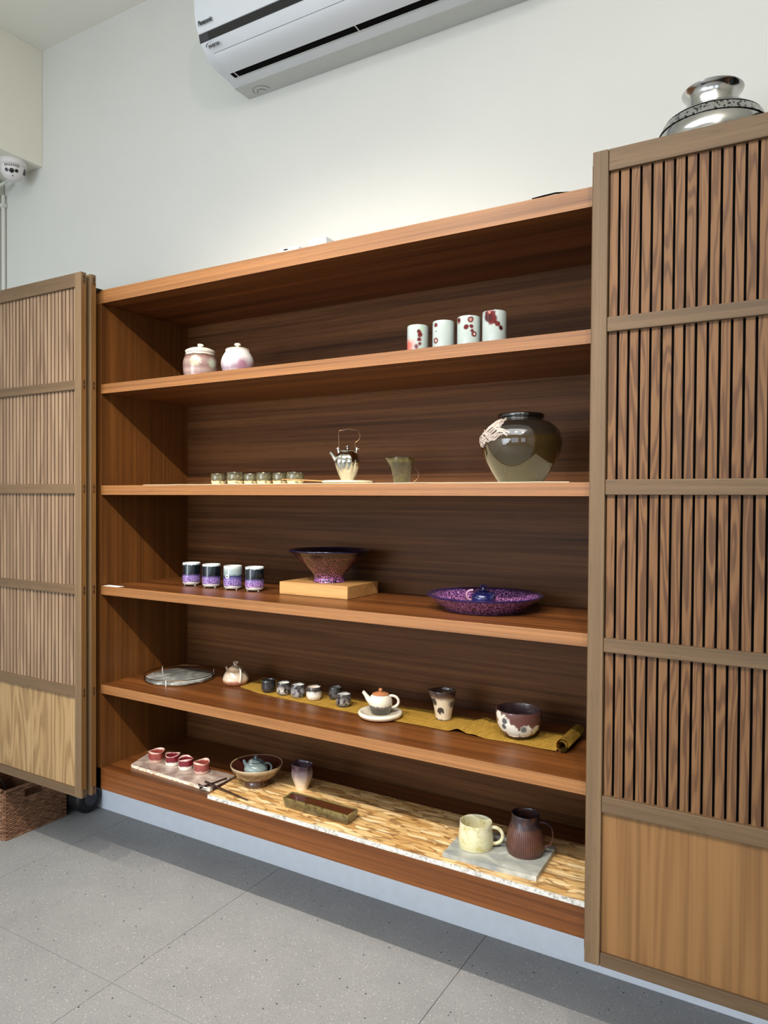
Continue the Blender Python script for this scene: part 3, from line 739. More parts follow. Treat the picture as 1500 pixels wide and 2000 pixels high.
# ------------------------------------------------------------------ shelf 3
BLK = (14, 20, 26); PUR = (122, 100, 170)
ylab = ['leftmost black and violet yunomi cup with a wavy white base', 'second black and violet cup with an even white base', 'third cup with a pale blue glaze run over its black top', 'rightmost black and violet cup with more pink in its band']
for k, (x, y) in enumerate(((.255, .192), (.359, .186), (.463, .183), (.554, .192))):
    h = .081; st3 = [(0, (214, 210, 204)), (.17, (214, 210, 204)), (.19, (34, 30, 60)), (.22, (134, 112, 180) if k < 3 else (168, 120, 182)), (.42, (126, 106, 176)), (.52, (24, 26, 44)), (.56, BLK), (.93, (16, 28, 34)), (.97, (200, 214, 216)), (1, (226, 232, 232))]
    bl = []
    if k == 2:
        st3 = st3[:5] + [(.52, (90, 86, 140)), (.58, (24, 28, 60)), (.62, (96, 112, 124)), (.68, (132, 150, 154)), (.85, (150, 164, 164)), (.92, (176, 186, 184)), (1, (206, 212, 208))]
        bl = [((232, 232, 224), (-.020, -.026, .047), .007, .001), ((70, 60, 46), (-.020, -.026, .047), .0035, .001)]
    mt = glaze('black_violet_cup', st3, h, (.16 if k != 1 else .07), 55, .08, spk=[((206, 166, 220), 300, .56, .03, .015, .038), ((30, 26, 70), 340, .54, .03, .015, .042)], blobs=bl)
    c = pot('tall_tea_cup', ylab[k] + ' on the middle shelf', 'cup', (x, y, Z3), 'black and violet cups on the middle shelf')
    r = .0325; f0 = .004
    bm = bmesh.new(); lathe(bm, cup_prof([(r - .008, f0), (r - .003, f0 + .003), (r, f0 + .012), (r, .060), (r - .0005, h)], .003, .009), 44, smooth=2); obj('body', bm, mt, c)
    for q in range(3):
        a = -PI / 2 + .55 + q * 2 * PI / 3; bm = bmesh.new(); lathe(bm, [(0, 0), (.0028, 0), (.0038, f0 + .003), (0, f0 + .003)], 10)
        bmesh.ops.translate(bm, verts=bm.verts[:], vec=(math.cos(a) * (r - .009), math.sin(a) * (r - .009), 0)); obj('foot', bm, ml, c)
bk = bx('wood_block', (.674, .946, .178, .365, Z3, Z3 + .0412), M['block'], None, .0012); tag(bk, 'pale pine block plinth under the dark conical bowl', 'block')
fb = pot('conical_bowl', 'wide conical dark violet speckled bowl standing on the pine block', 'bowl', (.814, .268, Z3 + .0412), None)
mf = glaze('speckled_violet_bowl', [(0, (190, 130, 200)), (.12, (168, 104, 160)), (.32, (140, 84, 96)), (.8, (124, 78, 72)), (.9, (24, 18, 30)), (1, (16, 16, 48))], .104, .10, 60, .18, spk=[((20, 12, 18), 260, .485, .02, -.01, .094)], coat=.2)
bm = bmesh.new(); lathe(bm, [(0, 0), (.050, 0), (.052, .003), (.0505, .010), (.051, .020), (.062, .036), (.090, .064), (.122, .093), (.1355, .103), (.1365, .1055), (.134, .1065), (.116, .094), (.08, .064), (.045, .032), (.02, .018), (0, .016)], 64, smooth=3); obj('body', bm, mf, fb)
pl = pot('speckled_plate', 'large shallow violet speckled dish with dark blue rim on the middle shelf', 'dish', (1.392, .222, Z3), None)
mpl = glaze('speckled_violet_plate', [(0, (104, 62, 84)), (.3, (126, 80, 112)), (.6, (120, 74, 130)), (.84, (110, 72, 120)), (.93, (28, 22, 60)), (1, (34, 30, 90))], .046, .06, 60, .12, spk=[((216, 150, 224), 200, .56, .03, .008, .040), ((26, 12, 34), 240, .52, .02, -.01, .043)])
bm = bmesh.new(); lathe(bm, [(0, 0), (.108, 0), (.114, .003), (.122, .010), (.142, .024), (.160, .037), (.1665, .0425), (.166, .0455), (.160, .0445), (.140, .030), (.118, .015), (.09, .010), (0, .009)], 72, smooth=2); obj('body', bm, mpl, pl)

def teapot(root, r, h, mat, matlid, rl, spout, handle, prof=None, seg=48, warp=None, knob='ball', lh=.006, shr=.0045):
    P = prof or [(0, 0), (r * .62, 0), (r * .72, .002), (r * .95, h * .3), (r, h * .52), (r * .93, h * .78), (rl + .003, h * .97), (rl, h)]
    bm = bmesh.new(); lathe(bm, P + [(0, h)], seg, warp, smooth=3); obj('body', bm, mat, root)
    lid(root, rl, h - .001, lh, matlid, knob)
    if spout:
        bm = bmesh.new(); tube(bm, *spout, 14); obj('spout', bm, mat, root)
    if handle:
        bm = bmesh.new(); tube(bm, handle, shr, 12, .8); obj('handle', bm, mat, root)
mti = glaze('cobalt_teapot', [(0, (30, 30, 60)), (.5, (24, 26, 74)), (1, (14, 16, 44))], .05, .4, 60, .07, gnoise=((52, 60, 120), 120, .6, .05), coat=1)
mth = glaze('violet_handle', [(0, (150, 110, 130)), (1, (170, 130, 150))], .05, .4, 60, .15)
tp = pot('blue_teapot', 'small dark blue teapot sitting inside the large violet dish', 'teapot', (1.392, .215, Z3 + .0102), None)
bm = bmesh.new(); lathe(bm, [(0, 0), (.026, 0), (.031, .003), (.0355, .016), (.0355, .028), (.029, .039), (.018, .044), (0, .045)], 44, smooth=3); obj('body', bm, mti, tp)
lid(tp, .0175, .0435, .006, mti, 'disc')
bm = bmesh.new(); tube(bm, arc(-.034, .032, .015, .014, 1.3, 4.6, 12), .0034, 10); obj('handle', bm, mth, tp)
bm = bmesh.new(); tube(bm, [(.022, -.022, .024), (.027, -.030, .034), (.030, -.034, .043)], [.007, .005, .0042], 12); obj('spout', bm, mti, tp)

# ------------------------------------------------------------------ shelf 4
tr = pot('round_tray', 'round wire-rimmed tray with a grey marbled disc at the left of the lower shelf', 'tray', (.172, .214, Z4), None)
bm = bmesh.new(); lathe(bm, [(0, .0), (.112, 0), (.121, .004), (.121, .010), (.118, .0115), (0, .0115)], 64); obj('disc', bm, M['traydisc'], tr)
def ringm(R_, z, r): 
    bm = bmesh.new(); prof = [(R_ + r * math.cos(a), z + r * math.sin(a)) for a in [2 * PI * i / 8 for i in range(9)]]; lathe(bm, prof, 72); return bm
obj('wire_ring', ringm(.1265, .0045, .0022), M['silver'], tr); obj('wire_ring', ringm(.1265, .0195, .0016), M['bronze'], tr)
for a in (-1.95, .12, 2.1):
    bm = bmesh.new(); tube(bm, [(.1268 * math.cos(a), .1268 * math.sin(a), .0), (.1268 * math.cos(a), .1268 * math.sin(a), .022)], .0018, 8); obj('post', bm, M['card'], tr)
msq = glaze('pale_rust_glaze', [(0, (120, 64, 42)), (.2, (168, 110, 84)), (.35, (206, 186, 164)), (.62, (196, 180, 160)), (.8, (120, 100, 80)), (1, (170, 150, 128))], .062, .22, 45, .18)
sq = pot('squat_teapot', 'small squat cream and rust teapot between the round tray and gold runner', 'teapot', (.406, .262, Z4), None)
bm = bmesh.new(); lathe(bm, [(0, 0), (.036, 0), (.043, .005), (.0465, .016), (.043, .030), (.034, .046), (.024, .058), (.015, .063), (0, .064)], 44, wob(2, .05), smooth=3); obj('body', bm, msq, sq)
lid(sq, .015, .062, .006, msq, 'curl')
bm = bmesh.new(); tube(bm, [(.014, -.020, .058), (.017, -.034, .056), (.018, -.044, .044), (.0175, -.0475, .028), (.015, -.046, .014)], [.0036, .0042, .0042, .0040, .003], 10, .8); obj('handle', bm, ml, sq)
bm = bmesh.new(); tube(bm, [(-.020, .018, .040), (-.030, .026, .050), (-.034, .030, .056)], [.008, .0055, .0045], 10); obj('spout', bm, msq, sq)
# gold runner
def fold(x, v):
    z = Z4 + .0003
    z += .013 * math.exp(-((x - 1.335 - .03 * v) / .022) ** 2) + .006 * math.exp(-((x - 1.385 - .02 * v) / .022) ** 2)
    z += .0007 * (1 + math.sin(x * 17 + v)) * (1 if x > 1.1 else .3) + max(0, (x - 1.57)) * .03
    return z
frt = [(.452, .235), (.56, .203), (.75, .190), (.988, .180), (1.15, .175), (1.28, .174), (1.40, .168), (1.50, .172), (1.625, .166)]
bkl = [(.437, .390), (.60, .345), (.874, .318), (1.02, .322), (1.177, .328), (1.32, .317), (1.45, .310), (1.625, .318)]
gr = thing('gold_table_runner', 'gold-yellow linen runner with a rolled end along the lower shelf', 'table runner', (0, 0, 0))
g = cloth_strip('cloth', frt, bkl, fold, M['gold'], 120, 8); g.parent = gr
bm = bmesh.new(); th = .0016; N = 90; ins = []; 
for yy in (.166, .322):
    row = []
    for i in range(N + 1):
        u = i / N; a = -PI / 2 + u * 2 * PI * 2.6; r = .0185 * (1 - u * .62); row.append((1.640 + (r) * math.cos(a), yy + .004 * math.sin(u * 9), Z4 + .0195 + r * math.sin(a)))
    ins.append(row)
for off in (0,):
    A = [bm.verts.new(p) for p in ins[0]]; B = [bm.verts.new(p) for p in ins[1]]
    for i in range(N): bm.faces.new((A[i], A[i + 1], B[i + 1], B[i]))
bmesh.ops.solidify(bm, geom=bm.faces[:], thickness=.0014)
obj('rolled_end', bm, M['gold'], gr, angle=60)
ZG = Z4 + .0036
def raku(nm, a, b, c, seed, z1=.04):
    return glaze(nm, [(0, a), (.3, b), (.7, c), (1, (34, 32, 30))], z1, .9, 28 + seed, .14, gnoise=((34, 32, 34), 34 + seed * 3, .55, .07))
gcs = [((.582, .234), .0243, .039, 'blackest small raku cup, first at the left on the gold runner', raku('raku_black', (30, 30, 32), (52, 52, 54), (40, 40, 42), 1), None),
       ((.648, .236), .0240, .039, 'black and white marbled small cup, second from left on the gold runner', raku('raku_marbled', (70, 66, 64), (196, 190, 182), (80, 76, 76), 5), (226, 222, 214)),
       ((.709, .236), .0250, .040, 'smoky grey small cup, third from left on the gold runner', raku('raku_smoke', (140, 128, 120), (150, 150, 150), (110, 108, 110), 9), (206, 204, 200)),
       ((.774, .238), .0256, .041, 'small cup with a white patch and dark rim, fourth from left on the gold runner', glaze('raku_white_patch', [(0, (200, 170, 140)), (.4, (228, 222, 212)), (.62, (196, 190, 184)), (.72, (50, 46, 44)), (1, (70, 62, 58))], .041, .5, 40, .14), (226, 214, 200)),
       ((.830, .284), .0243, .037, 'dark grey small cup standing behind the last one on the gold runner', raku('raku_dark', (44, 44, 46), (82, 82, 84), (56, 56, 58), 14), (150, 140, 130)),
       ((.902, .225), .0252, .038, 'grey clouded small cup, nearest the white-spouted teapot on the gold runner', raku('raku_cloud', (60, 56, 54), (144, 138, 132), (92, 88, 86), 18), (196, 194, 190))]
for k, ((x, y), r, h, lab, mt, inn) in enumerate(gcs):
    c = pot('raku_tea_cup', lab, 'cup', (x, y, ZG), 'small raku cups on the gold runner', turn=k * .0)
    bm = bmesh.new(); lathe(bm, cup_prof([(r * .78, 0), (r * .9, .003), (r, .010), (r * .985, h * .6), (r * .96, h)], .003, .006), 36, wob(k + 3, .07), smooth=2)
    o = obj('body', bm, mt, c)
    if inn:
        mi = glaze('pale_inside', [(0, inn), (1, inn)], .04, .1, 40, .2)
        bm = bmesh.new(); lathe(bm, [(0, .0065), (r * .7, .0068), (r * .90 - .0022, .014), (r * .95 - .0026, h * .7), (r * .93 - .0026, h - .0015), (r * .93 - .0035, h - .0015), (r * .86 - .003, .014), (0, .0078)], 36, wob(k + 3, .07)); obj('inner_glaze', bm, mi, c)
# teapot on its saucer
msau = glaze('cream_saucer', [(0, (196, 140, 104)), (.5, (216, 204, 180)), (1, (232, 226, 206))], .016, .5, 40, .2)
sa = pot('saucer', 'thick round cream saucer under the white and black teapot', 'saucer', (1.062, .190, ZG), None)
bm = bmesh.new(); lathe(bm, [(0, 0), (.058, 0), (.066, .003), (.0692, .009), (.067, .0145), (.062, .0155), (.055, .012), (.045, .0095), (0, .009)], 52, smooth=3); obj('body', bm, msau, sa)
mtw = glaze('white_black_teapot', [(0, (40, 38, 34)), (.30, (62, 58, 52)), (.46, (90, 84, 76)), (.54, (206, 198, 180)), (1, (222, 214, 196))], .056, .30, 45, .14)
mor = glaze('orange_clay_lid', [(0, (164, 98, 62)), (1, (182, 118, 78))], .02, .5, 60, .4)
t2 = pot('white_spout_teapot', 'cream teapot with black base and orange clay lid on the round saucer', 'teapot', (1.064, .188, ZG + .0096), None)
bm = bmesh.new(); lathe(bm, [(0, 0), (.026, 0), (.029, .002), (.0335, .012), (.0372, .030), (.036, .044), (.030, .054), (.022, .058), (0, .058)], 48, smooth=3); obj('body', bm, mtw, t2)
lid(t2, .0245, .0565, .009, mor, 'ball')
bm = bmesh.new(); tube(bm, [(-.028, -.004, .036), (-.038, -.005, .046), (-.046, -.006, .058), (-.052, -.007, .066), (-.055, -.007, .068)], [.011, .0085, .0062, .0052, .0046], 14); obj('spout', bm, ml, t2)
bm = bmesh.new(); tube(bm, arc(.034, .036, .022, .018, 2.0, -2.05, 14), .0043, 12); obj('handle', bm, ml, t2)
# jug and bowl
mjg = glaze('jug_patch', [(0, (70, 60, 52)), (.06, (206, 192, 168)), (.72, (198, 182, 156)), (.80, (110, 84, 66)), (.9, (74, 54, 48)), (1, (64, 46, 42))], .088, .18, 35, .16, blobs=[((50, 48, 50), (-.010, -.031, .030), .0125, .002), ((226, 214, 196), (-.006, -.0325, .020), .006, .002), ((60, 56, 56), (-.028, -.018, .056), .011, .003), ((64, 56, 54), (.002, -.033, .006), .007, .002), ((110, 104, 98), (.024, -.022, .05), .01, .004)])
jg = pot('spouted_jug', 'tall cream and black patched jug with pouring lip, between teapot and bowl', 'jug', (1.241, .268, ZG), None)
def jugw(v, a, r, z):
    k = 1 + .03 * noise.noise(Vector((math.cos(a) * 3, math.sin(a) * 3, z * 30)))
    x, y, zz = v.x * k, v.y * k, v.z; da = abs(((a - PI - .15) + PI) % (2 * PI) - PI)
    if z > .055: w = math.exp(-(da / .33) ** 2) * (z - .055) / .033; x -= w * .014; zz += w * .003
    return Vector((x, y, zz))
bm = bmesh.new(); lathe(bm, cup_prof([(.021, 0), (.0235, .003), (.028, .025), (.0325, .050), (.0355, .070), (.0375, .086)], .003, .007), 56, jugw, smooth=2); obj('body', bm, mjg, jg)
mbw = glaze('brown_white_bowl', [(0, (74, 46, 40)), (.10, (80, 52, 46)), (.18, (96, 62, 54)), (1, (92, 60, 56))], .078, .1, 35, .2, blobs=[((216, 212, 200), (-.040, -.042, .045), .026, .003), ((216, 212, 200), (-.018, -.054, .024), .022, .003), ((216, 212, 200), (.020, -.055, .026), .020, .003), ((206, 202, 190), (.048, -.038, .030), .014, .003), ((84, 88, 92), (-.036, -.046, .056), .010, .002), ((84, 88, 92), (-.040, -.043, .038), .008, .002), ((96, 100, 100), (.014, -.058, .036), .009, .004), ((216, 212, 200), (-.052, -.030, .066), .014, .003)])
bw = pot('tea_bowl', 'brown tea bowl with white and grey patches near the rolled cloth end', 'bowl', (1.496, .231, ZG), None)
bm = bmesh.new(); lathe(bm, cup_prof([(.031, 0), (.035, .004), (.050, .016), (.0605, .036), (.0645, .055), (.0655, .076)], .0035, .010), 56, wob(8, .025), smooth=2); obj('body', bm, mbw, bw)
mbi = glaze('plum_inside', [(0, (54, 38, 42)), (.6, (74, 56, 64)), (1, (84, 58, 54))], .076, .2, 40, .25, rings=500)
bm = bmesh.new(); lathe(bm, [(0, .0105), (.030, .011), (.0475, .020), (.0575, .038), (.0610, .055), (.0615, .0755), (.0600, .0755), (.0590, .055), (.055, .038), (0, .0125)], 56, wob(8, .025), smooth=2); obj('inner_glaze', bm, mbi, bw)

# ------------------------------------------------------------------ bottom shelf
sl = thing('stone_slab', 'thin pinkish grey stone slab with chipped pale edges under the red cups', 'slab', (.28, .11, Z5))
q = [(.089, .060), (.49, .044), (.479, .176), (.052, .168)]
def ragged(pts, step=.012, amp=.0016, seed=1):
    r = random.Random(seed); out = []
    for (a, b), (c, d) in zip(pts, pts[1:] + pts[:1]):
        n = max(1, int(math.dist((a, b), (c, d)) / step))
        for i in range(n): out.append((a + (c - a) * i / n + r.uniform(-amp, amp), b + (d - b) * i / n + r.uniform(-amp, amp)))
    return out
rq = ragged(q)
obj('slab', prism(bmesh.new(), [(x - .28, y - .11) for x, y in rq], .0, .0102), M['marble1e'], sl)
obj('top_face', prism(bmesh.new(), [((x - .28) * .992, (y - .11) * .985) for x, y in rq], .0102, .0120), M['marble1'], sl)
bd = thing('strand_board', 'long strand board with a white painted front edge on the bottom shelf', 'board', (1.2, .15, Z5))
ob = [(.522, .004), (1.925, .004), (1.925, .294), (.480, .296)]
obj('board', prism(bmesh.new(), [(x - 1.2, y - .15) for x, y in ob], 0, .012), M['osb'], bd)
obj('painted_edge', box(bmesh.new(), .5225 - 1.2, 1.925 - 1.2, .0 - .15, .004 - .15, 0, .0121), M['osbedge'], bd, label='white painted front edge')
rc = [((.141, .131), 'leftmost small red cup with a wavy rim', 0), ((.218, .136), 'second small dark red cup with a white lower half', 1), ((.289, .132), 'third small dark red cup with a wavy white lower half', 1), ((.362, .137), 'rightmost small red cup beside the chopsticks', 0)]
for k, ((x, y), lab, kind) in enumerate(rc):
    h = .036; r = .0283 if not kind else .0262
    stp = [(0, (206, 176, 156)), (.22, (200, 160, 142)), (.34, (130, 58, 54)), (.88, (150, 74, 66)), (.97, (206, 160, 144)), (1, (224, 190, 176))] if not kind else [(0, (236, 226, 214)), (.34, (236, 228, 216)), (.42, (110, 30, 38)), (.9, (116, 32, 42)), (.97, (210, 160, 150)), (1, (226, 190, 180))]
    mt = glaze('red_wavy_cup', stp, h, .28, 50, .1)
    c = pot('red_cup', lab + ' on the stone slab', 'cup', (x, y, Z6), 'small red cups on the stone slab')
    def wv(v, a, rr, z, k=k):
        f = 1 + (.055 * math.sin(a * 3 + k * 1.7) + .03 * math.sin(a * 5 + k)) * max(0, z / .036) ** 1.5
        return Vector((v.x * f, v.y * f, v.z + .0025 * math.sin(a * 2 + k * 2.1) * max(0, z / .036) ** 3))
    bm = bmesh.new(); lathe(bm, cup_prof([(r * .82, 0), (r * .92, .003), (r, .012), (r * .96, .024), (r, h)], .0028, .006), 44, wv, smooth=2); obj('body', bm, mt, c)
def stick(name, p, q2, r0, r1, lab, cat='chopstick', group=None):
    bm = bmesh.new(); P = [Vector(p).lerp(Vector(q2), i / 6) for i in range(7)]; tube(bm, P, [r0 + (r1 - r0) * i / 6 for i in range(7)], 6)
    return tag(obj(name, bm, M['darkwood'], angle=25), lab, cat, group)
stick('chopstick', (.462, .052, .1698), (.667, .029, .1600), .0040, .0018, 'dark chopstick running right over the strand board corner', group='dark chopsticks')
stick('chopstick', (.468, .022, .1595), (.482, .134, .1592), .0036, .0024, 'short dark chopstick lying across the stone slab end', group='dark chopsticks')
bm = bmesh.new(); tube(bm, [(.438, .044, .1590), (.452, .036, .1612), (.470, .032, .1600), (.484, .036, .1590)], [.003, .004, .004, .003], 8)
tag(obj('chopstick_rest', bm, M['silver']), 'tiny silver chopstick rest on the corner of the stone slab', 'chopstick rest')
dk = bx('dark_tray', (.4930, .5130, .055, .170, Z5, Z5 + .012), M['darkwood'], None, .001); tag(dk, 'narrow dark wooden strip between the stone slab and the strand board', 'wood strip')
# bowl with celadon teapot
mbb = glaze('brown_rim_bowl', [(0, (74, 46, 32)), (.22, (96, 62, 44)), (.34, (92, 66, 48)), (.8, (108, 84, 60)), (.93, (170, 148, 118)), (1, (178, 156, 124))], .070, .1, 40, .12)
bg2 = pot('footed_bowl', 'brown footed bowl holding the small celadon teapot on the strand board', 'bowl', (.600, .152, Z6), None)
bm = bmesh.new(); lathe(bm, [(0, .002), (.036, .0), (.040, .002), (.0385, .012), (.0375, .018), (.050, .024), (.070, .040), (.083, .058), (.0875, .069), (.0855, .0715), (.080, .064), (.066, .044), (.046, .030), (0, .026)], 60, smooth=3); obj('body', bm, mbb, bg2)
mbi2 = glaze('dark_red_inside', [(0, (48, 22, 18)), (1, (70, 34, 26))], .07, .3, 40, .07, coat=1)
bm = bmesh.new(); lathe(bm, [(0, .0268), (.044, .0305), (.065, .0445), (.0795, .0640), (.0835, .0700), (.082, .0702), (.078, .0645), (.063, .0448), (.042, .0318), (0, .0288)], 60, smooth=2); obj('inner_glaze', bm, mbi2, bg2)
mce = glaze('celadon', [(0, (150, 164, 158)), (.5, (142, 158, 156)), (.72, (104, 118, 120)), (1, (96, 110, 114))], .056, .35, 40, .1, gnoise=((176, 184, 176), 40, .62, .05))
ct = pot('celadon_teapot', 'small grey-green celadon teapot sitting inside the brown footed bowl', 'teapot', (.600, .148, Z6 + .0320), None)
bm = bmesh.new(); lathe(bm, [(0, 0), (.026, 0), (.031, .003), (.0385, .016), (.0395, .026), (.034, .038), (.026, .045), (.0235, .046), (0, .046)], 44, smooth=3); obj('body', bm, mce, ct)
lid(ct, .0235, .0455, .010, mce, 'ball')
bm = bmesh.new(); tube(bm, [(-.024, -.004, .030), (-.034, -.006, .040), (-.039, -.006, .052), (-.0395, -.006, .056)], [.009, .0062, .0046, .0042], 12); obj('spout', bm, mce, ct)
bm = bmesh.new(); tube(bm, arc(.036, .026, .016, .016, 1.9, -1.7, 12, -.006), .0036, 10); obj('handle', bm, mce, ct)
# tall cup
mtc = glaze('plum_to_cream', [(0, (232, 214, 180)), (.25, (222, 206, 182)), (.6, (168, 150, 148)), (.85, (92, 72, 84)), (1, (74, 54, 70))], .083, .15, 30, .15)
tc2 = pot('tall_lobed_cup', 'tall lobed cup fading from plum rim to cream base behind the leaf dish', 'cup', (.752, .204, Z6), None)
def lobe(v, a, r, z):
    f = 1 + .035 * math.cos(a * 6 + .4) * min(1, z / .03); dz = .0025 * math.cos(a * 3 + .6) * max(0, z / .083) ** 4
    return Vector((v.x * f, v.y * f, v.z + dz))
bm = bmesh.new(); lathe(bm, cup_prof([(.0185, 0), (.020, .002), (.0255, .018), (.0335, .042), (.0345, .056), (.0330, .070), (.0352, .082)], .0025, .006), 60, lobe, smooth=2); obj('body', bm, mtc, tc2)
# long dish
mld = glaze('olive_leaf_dish', [(0, (96, 82, 56)), (.5, (82, 74, 50)), (1, (116, 106, 64))], .03, .6, 50, .15, gnoise=((58, 48, 30), 60, .6, .12))
mldi = glaze('amber_dish_inside', [(0, (118, 104, 48)), (.5, (128, 112, 56)), (.68, (96, 62, 30)), (1, (84, 44, 24))], .028, .4, 70, .08, gnoise=((78, 60, 28), 90, .6, .05))
ld = thing('long_dish', 'narrow rectangular olive ceramic dish on the strand board before the tall cup', 'dish', (.915, .078, Z6), -.02)
def rdish(bm, prof):
    rings = []
    for hx, hy, z in prof:
        c = min(hx, hy) * .25; pts = []
        for sx, sy in ((1, 1), (-1, 1), (-1, -1), (1, -1)):
            a0 = {(1, 1): 0, (-1, 1): PI / 2, (-1, -1): PI, (1, -1): 1.5 * PI}[(sx, sy)]
            for i in range(5):
                a = a0 + PI / 2 * i / 4; pts.append((sx * (hx - c) + c * math.cos(a), sy * (hy - c) + c * math.sin(a), z + .0015 * math.sin(sx * 9 + i) * (z > .02)))
        rings.append([bm.verts.new(p) for p in pts])
    n = len(rings[0])
    for a, b in zip(rings, rings[1:]):
        for i in range(n): bm.faces.new((a[i], a[(i + 1) % n], b[(i + 1) % n], b[i]))
    bm.faces.new(rings[0][::-1]); bm.faces.new(rings[-1])
    bmesh.ops.recalc_face_normals(bm, faces=bm.faces[:]); return bm
obj('body', rdish(bmesh.new(), [(.117, .023, 0), (.120, .025, .002), (.125, .0285, .027), (.1255, .029, .030), (.123, .0265, .0312), (.1195, .0235, .030), (.117, .021, .009), (.10, .014, .008)]), mld, ld)
obj('inner_glaze', rdish(bmesh.new(), [(.1195, .0232, .0285), (.1185, .0222, .0285), (.1155, .0190, .0105), (.10, .013, .0095), (.10, .013, .0085), (.1165, .0205, .0092)]), mldi, ld)
# slate and two mugs
sl2 = obj('slate_slab', prism(bmesh.new(), ragged([(1.36, .024), (1.619, .031), (1.613, .216), (1.352, .205)], .03, .0008, 4), Z6 + .0001, Z6 + .0128, .0012), M['slate'])
tag(sl2, 'blue-grey stone slab carrying the pale and the brown mug', 'slab')
ZT = Z6 + .0129
mm = glaze('pale_yellow_mug', [(0, (200, 194, 150)), (.5, (210, 206, 170)), (1, (214, 210, 180))], .066, .3, 30, .2, gnoise=((190, 178, 120), 60, .58, .12))
mu = pot('pale_mug', 'wide pale yellow mug with round handle on the stone slab', 'mug', (1.420, .109, ZT), None)
bm = bmesh.new(); lathe(bm, cup_prof([(.043, 0), (.047, .003), (.0488, .012), (.0475, .035), (.0452, .055), (.0445, .066)], .0032, .007), 52, smooth=2); obj('body', bm, mm, mu)
bm = bmesh.new(); tube(bm, arc(.048, .033, .025, .0225, 1.75, -1.75, 16, -.006), .0052, 12, .85); obj('handle', bm, mm, mu)
mbr = glaze('brown_mug', [(0, (74, 44, 36)), (.55, (82, 50, 40)), (.66, (86, 56, 46)), (.72, (56, 40, 42)), (1, (48, 36, 40))], .104, .06, 40, .32, gnoise=((92, 58, 44), 50, .6, .1), coat=.15)
mg = pot('brown_mug', 'tall dark brown ribbed mug tapering to the top on the stone slab', 'mug', (1.549, .146, ZT), None)
def ribs(v, a, r, z):
    f = 1 - (.018 * abs(math.sin(a * 26)) if .008 < z < .074 else 0); zz = z + .0010 * math.sin(a * 2 + 1) * max(0, z / .104) ** 4
    return Vector((v.x * f, v.y * f, zz))
bm = bmesh.new(); lathe(bm, cup_prof([(.044, 0), (.049, .004), (.0515, .016), (.0500, .036), (.0455, .060), (.0400, .080), (.0375, .092), (.0378, .104)], .003, .008), 156, ribs, smooth=2); obj('body', bm, mbr, mg)
bm = bmesh.new(); tube(bm, bez((.036, -.004, .086), (.075, -.010, .092), (.073, -.010, .050), 8) + bez((.073, -.010, .050), (.070, -.010, .022), (.046, -.006, .022), 8)[1:], .0026, 10, 2.0); obj('handle', bm, mbr, mg)

# ------------------------------------------------------------------ basket and wheel on the floor
bs = thing('wicker_basket', 'brown woven seagrass basket on the floor under the left doors', 'basket', (-.82, .168, FZ))
bw_, bd_, bh = .196, .143, .202
bm = bmesh.new(); rnd = random.Random(5)
rows = 23
def per(t, inset=0.0):
    """rectangle perimeter point with rounded feel, t in metres along it"""
    L = [(2 * bd_, (1, 0)), (2 * bw_, (0, 1)), (2 * bd_, (-1, 0)), (2 * bw_, (0, -1))]
    t = t % (4 * bd_ + 4 * bw_)
    if t < 2 * bd_: return Vector((bw_, -bd_ + t, 0)), Vector((1, 0, 0))
    t -= 2 * bd_
    if t < 2 * bw_: return Vector((bw_ - t, bd_, 0)), Vector((0, 1, 0))
    t -= 2 * bw_
    if t < 2 * bd_: return Vector((-bw_, bd_ - t, 0)), Vector((-1, 0, 0))
    t -= 2 * bd_
    return Vector((-bw_ + t, -bd_, 0)), Vector((0, -1, 0))
PL = 4 * bd_ + 4 * bw_; stp = .0085; NS = int(PL / stp)
HY0, HY1 = .042 , .132   # handle gap along the face, metres from its front corner
for r_ in range(rows):
    z = .006 + r_ * .0083; seg_ = []
    def flush():
        if len(seg_) > 2: tube(bm, seg_, .0043, 5)
    for i in range(NS + 1):
        t = i * stp; p, nn = per(t)
        hole = .149 < z < .181 and .092 < t < .166
        if hole:
            flush(); seg_ = []; continue
        w = .0024 * math.sin(i * PI / 2 + (r_ % 2) * PI)
        seg_.append(p + nn * (w) + Vector((0, 0, z + rnd.uniform(-.0008, .0008))))
    flush()
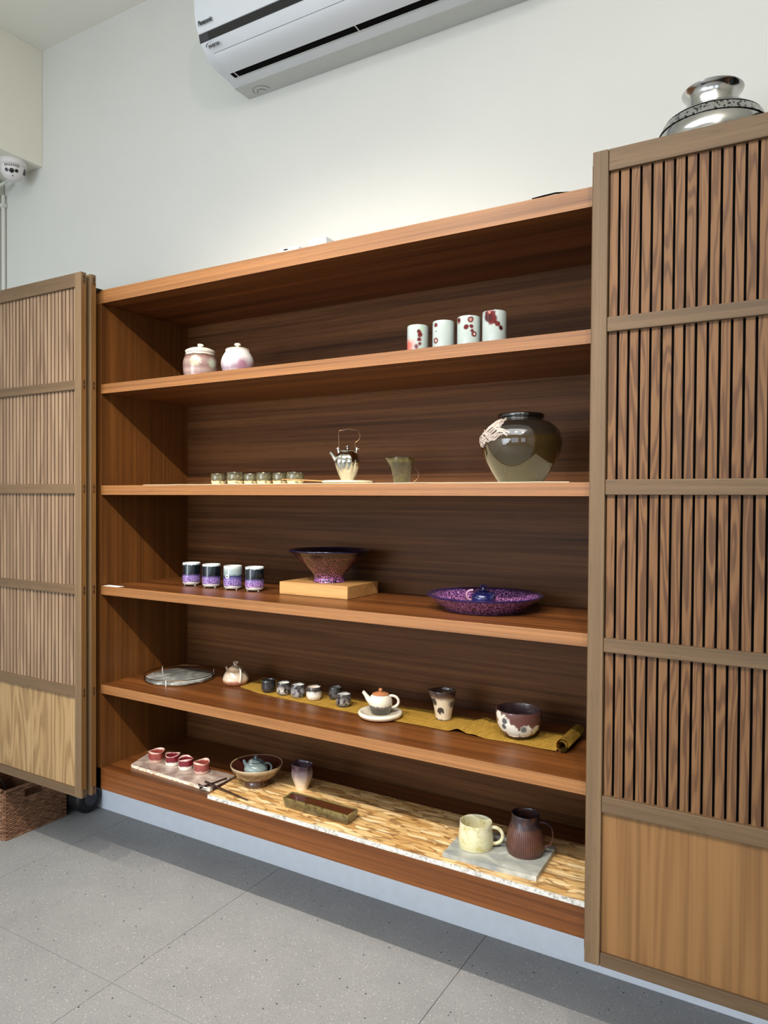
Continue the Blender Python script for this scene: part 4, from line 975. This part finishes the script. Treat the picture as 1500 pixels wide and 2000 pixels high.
obj('woven_wall', bm, M['wicker'], bs, kind='stuff')
bm = bmesh.new()
for zz, rr in ((.004, .0062), (bh, .0068)):
    pts = [per(i * .02)[0] + Vector((0, 0, zz)) for i in range(int(PL / .02) + 1)]; tube(bm, pts, rr, 8)
obj('rim', bm, M['wicker'], bs)
bx('lining', (-bw_ + .006, bw_ - .0055, -bd_ + .0055, bd_ - .0055, .002, .006), M['darkwood'], bs, 0)
bm = bmesh.new()
for a, b, c, d in ((-bw_ + .004, -bw_ + .006, -bd_, bd_), (-bw_, bw_, bd_ - .006, bd_ - .004), (-bw_, bw_, -bd_ + .004, -bd_ + .006)): box(bm, a, b, c, d, .004, bh - .006)
box(bm, bw_ - .006, bw_ - .004, -bd_, bd_, .004, .149); obj('inner_wall', bm, M['wicker'], bs)
bm = bmesh.new(); tube(bm, bez((-.93, .14, FZ + .10), (-.86, .15, FZ + .25), (-.80, .15, FZ + .08), 12), .003, 8)
tag(obj('cable', bm, M['rubber2']), 'dark cable loop rising out of the woven basket', 'cable')
wh = thing('rubber_roller', 'black cylinder lying on the floor behind the basket, grey ring on its end', 'roller', (-.90, .3815, FZ + .0645))
bm = bmesh.new(); lathe(bm, [(0, -.30), (.055, -.30), (.062, -.29), (.064, -.275), (.064, .325), (.0625, .338), (.056, .346), (.046, .348), (.043, .344), (0, .343)], 48)
bmesh.ops.rotate(bm, verts=bm.verts[:], cent=(0, 0, 0), matrix=Matrix.Rotation(PI / 2, 3, 'Y')); obj('body', bm, M['rubber'], wh)
bm = bmesh.new(); lathe(bm, [(.022, .3435), (.031, .3435), (.033, .346), (.029, .348), (.022, .3465), (0, .345)], 36)
bmesh.ops.rotate(bm, verts=bm.verts[:], cent=(0, 0, 0), matrix=Matrix.Rotation(PI / 2, 3, 'Y')); obj('end_ring', bm, M['rubber2'], wh)

# ------------------------------------------------------------------ lift everything so that the floor is at zero
for o in list(sc.objects):
    if o.parent is None: o.matrix_world = Matrix.Translation((0, 0, -FZ)) @ o.matrix_basis
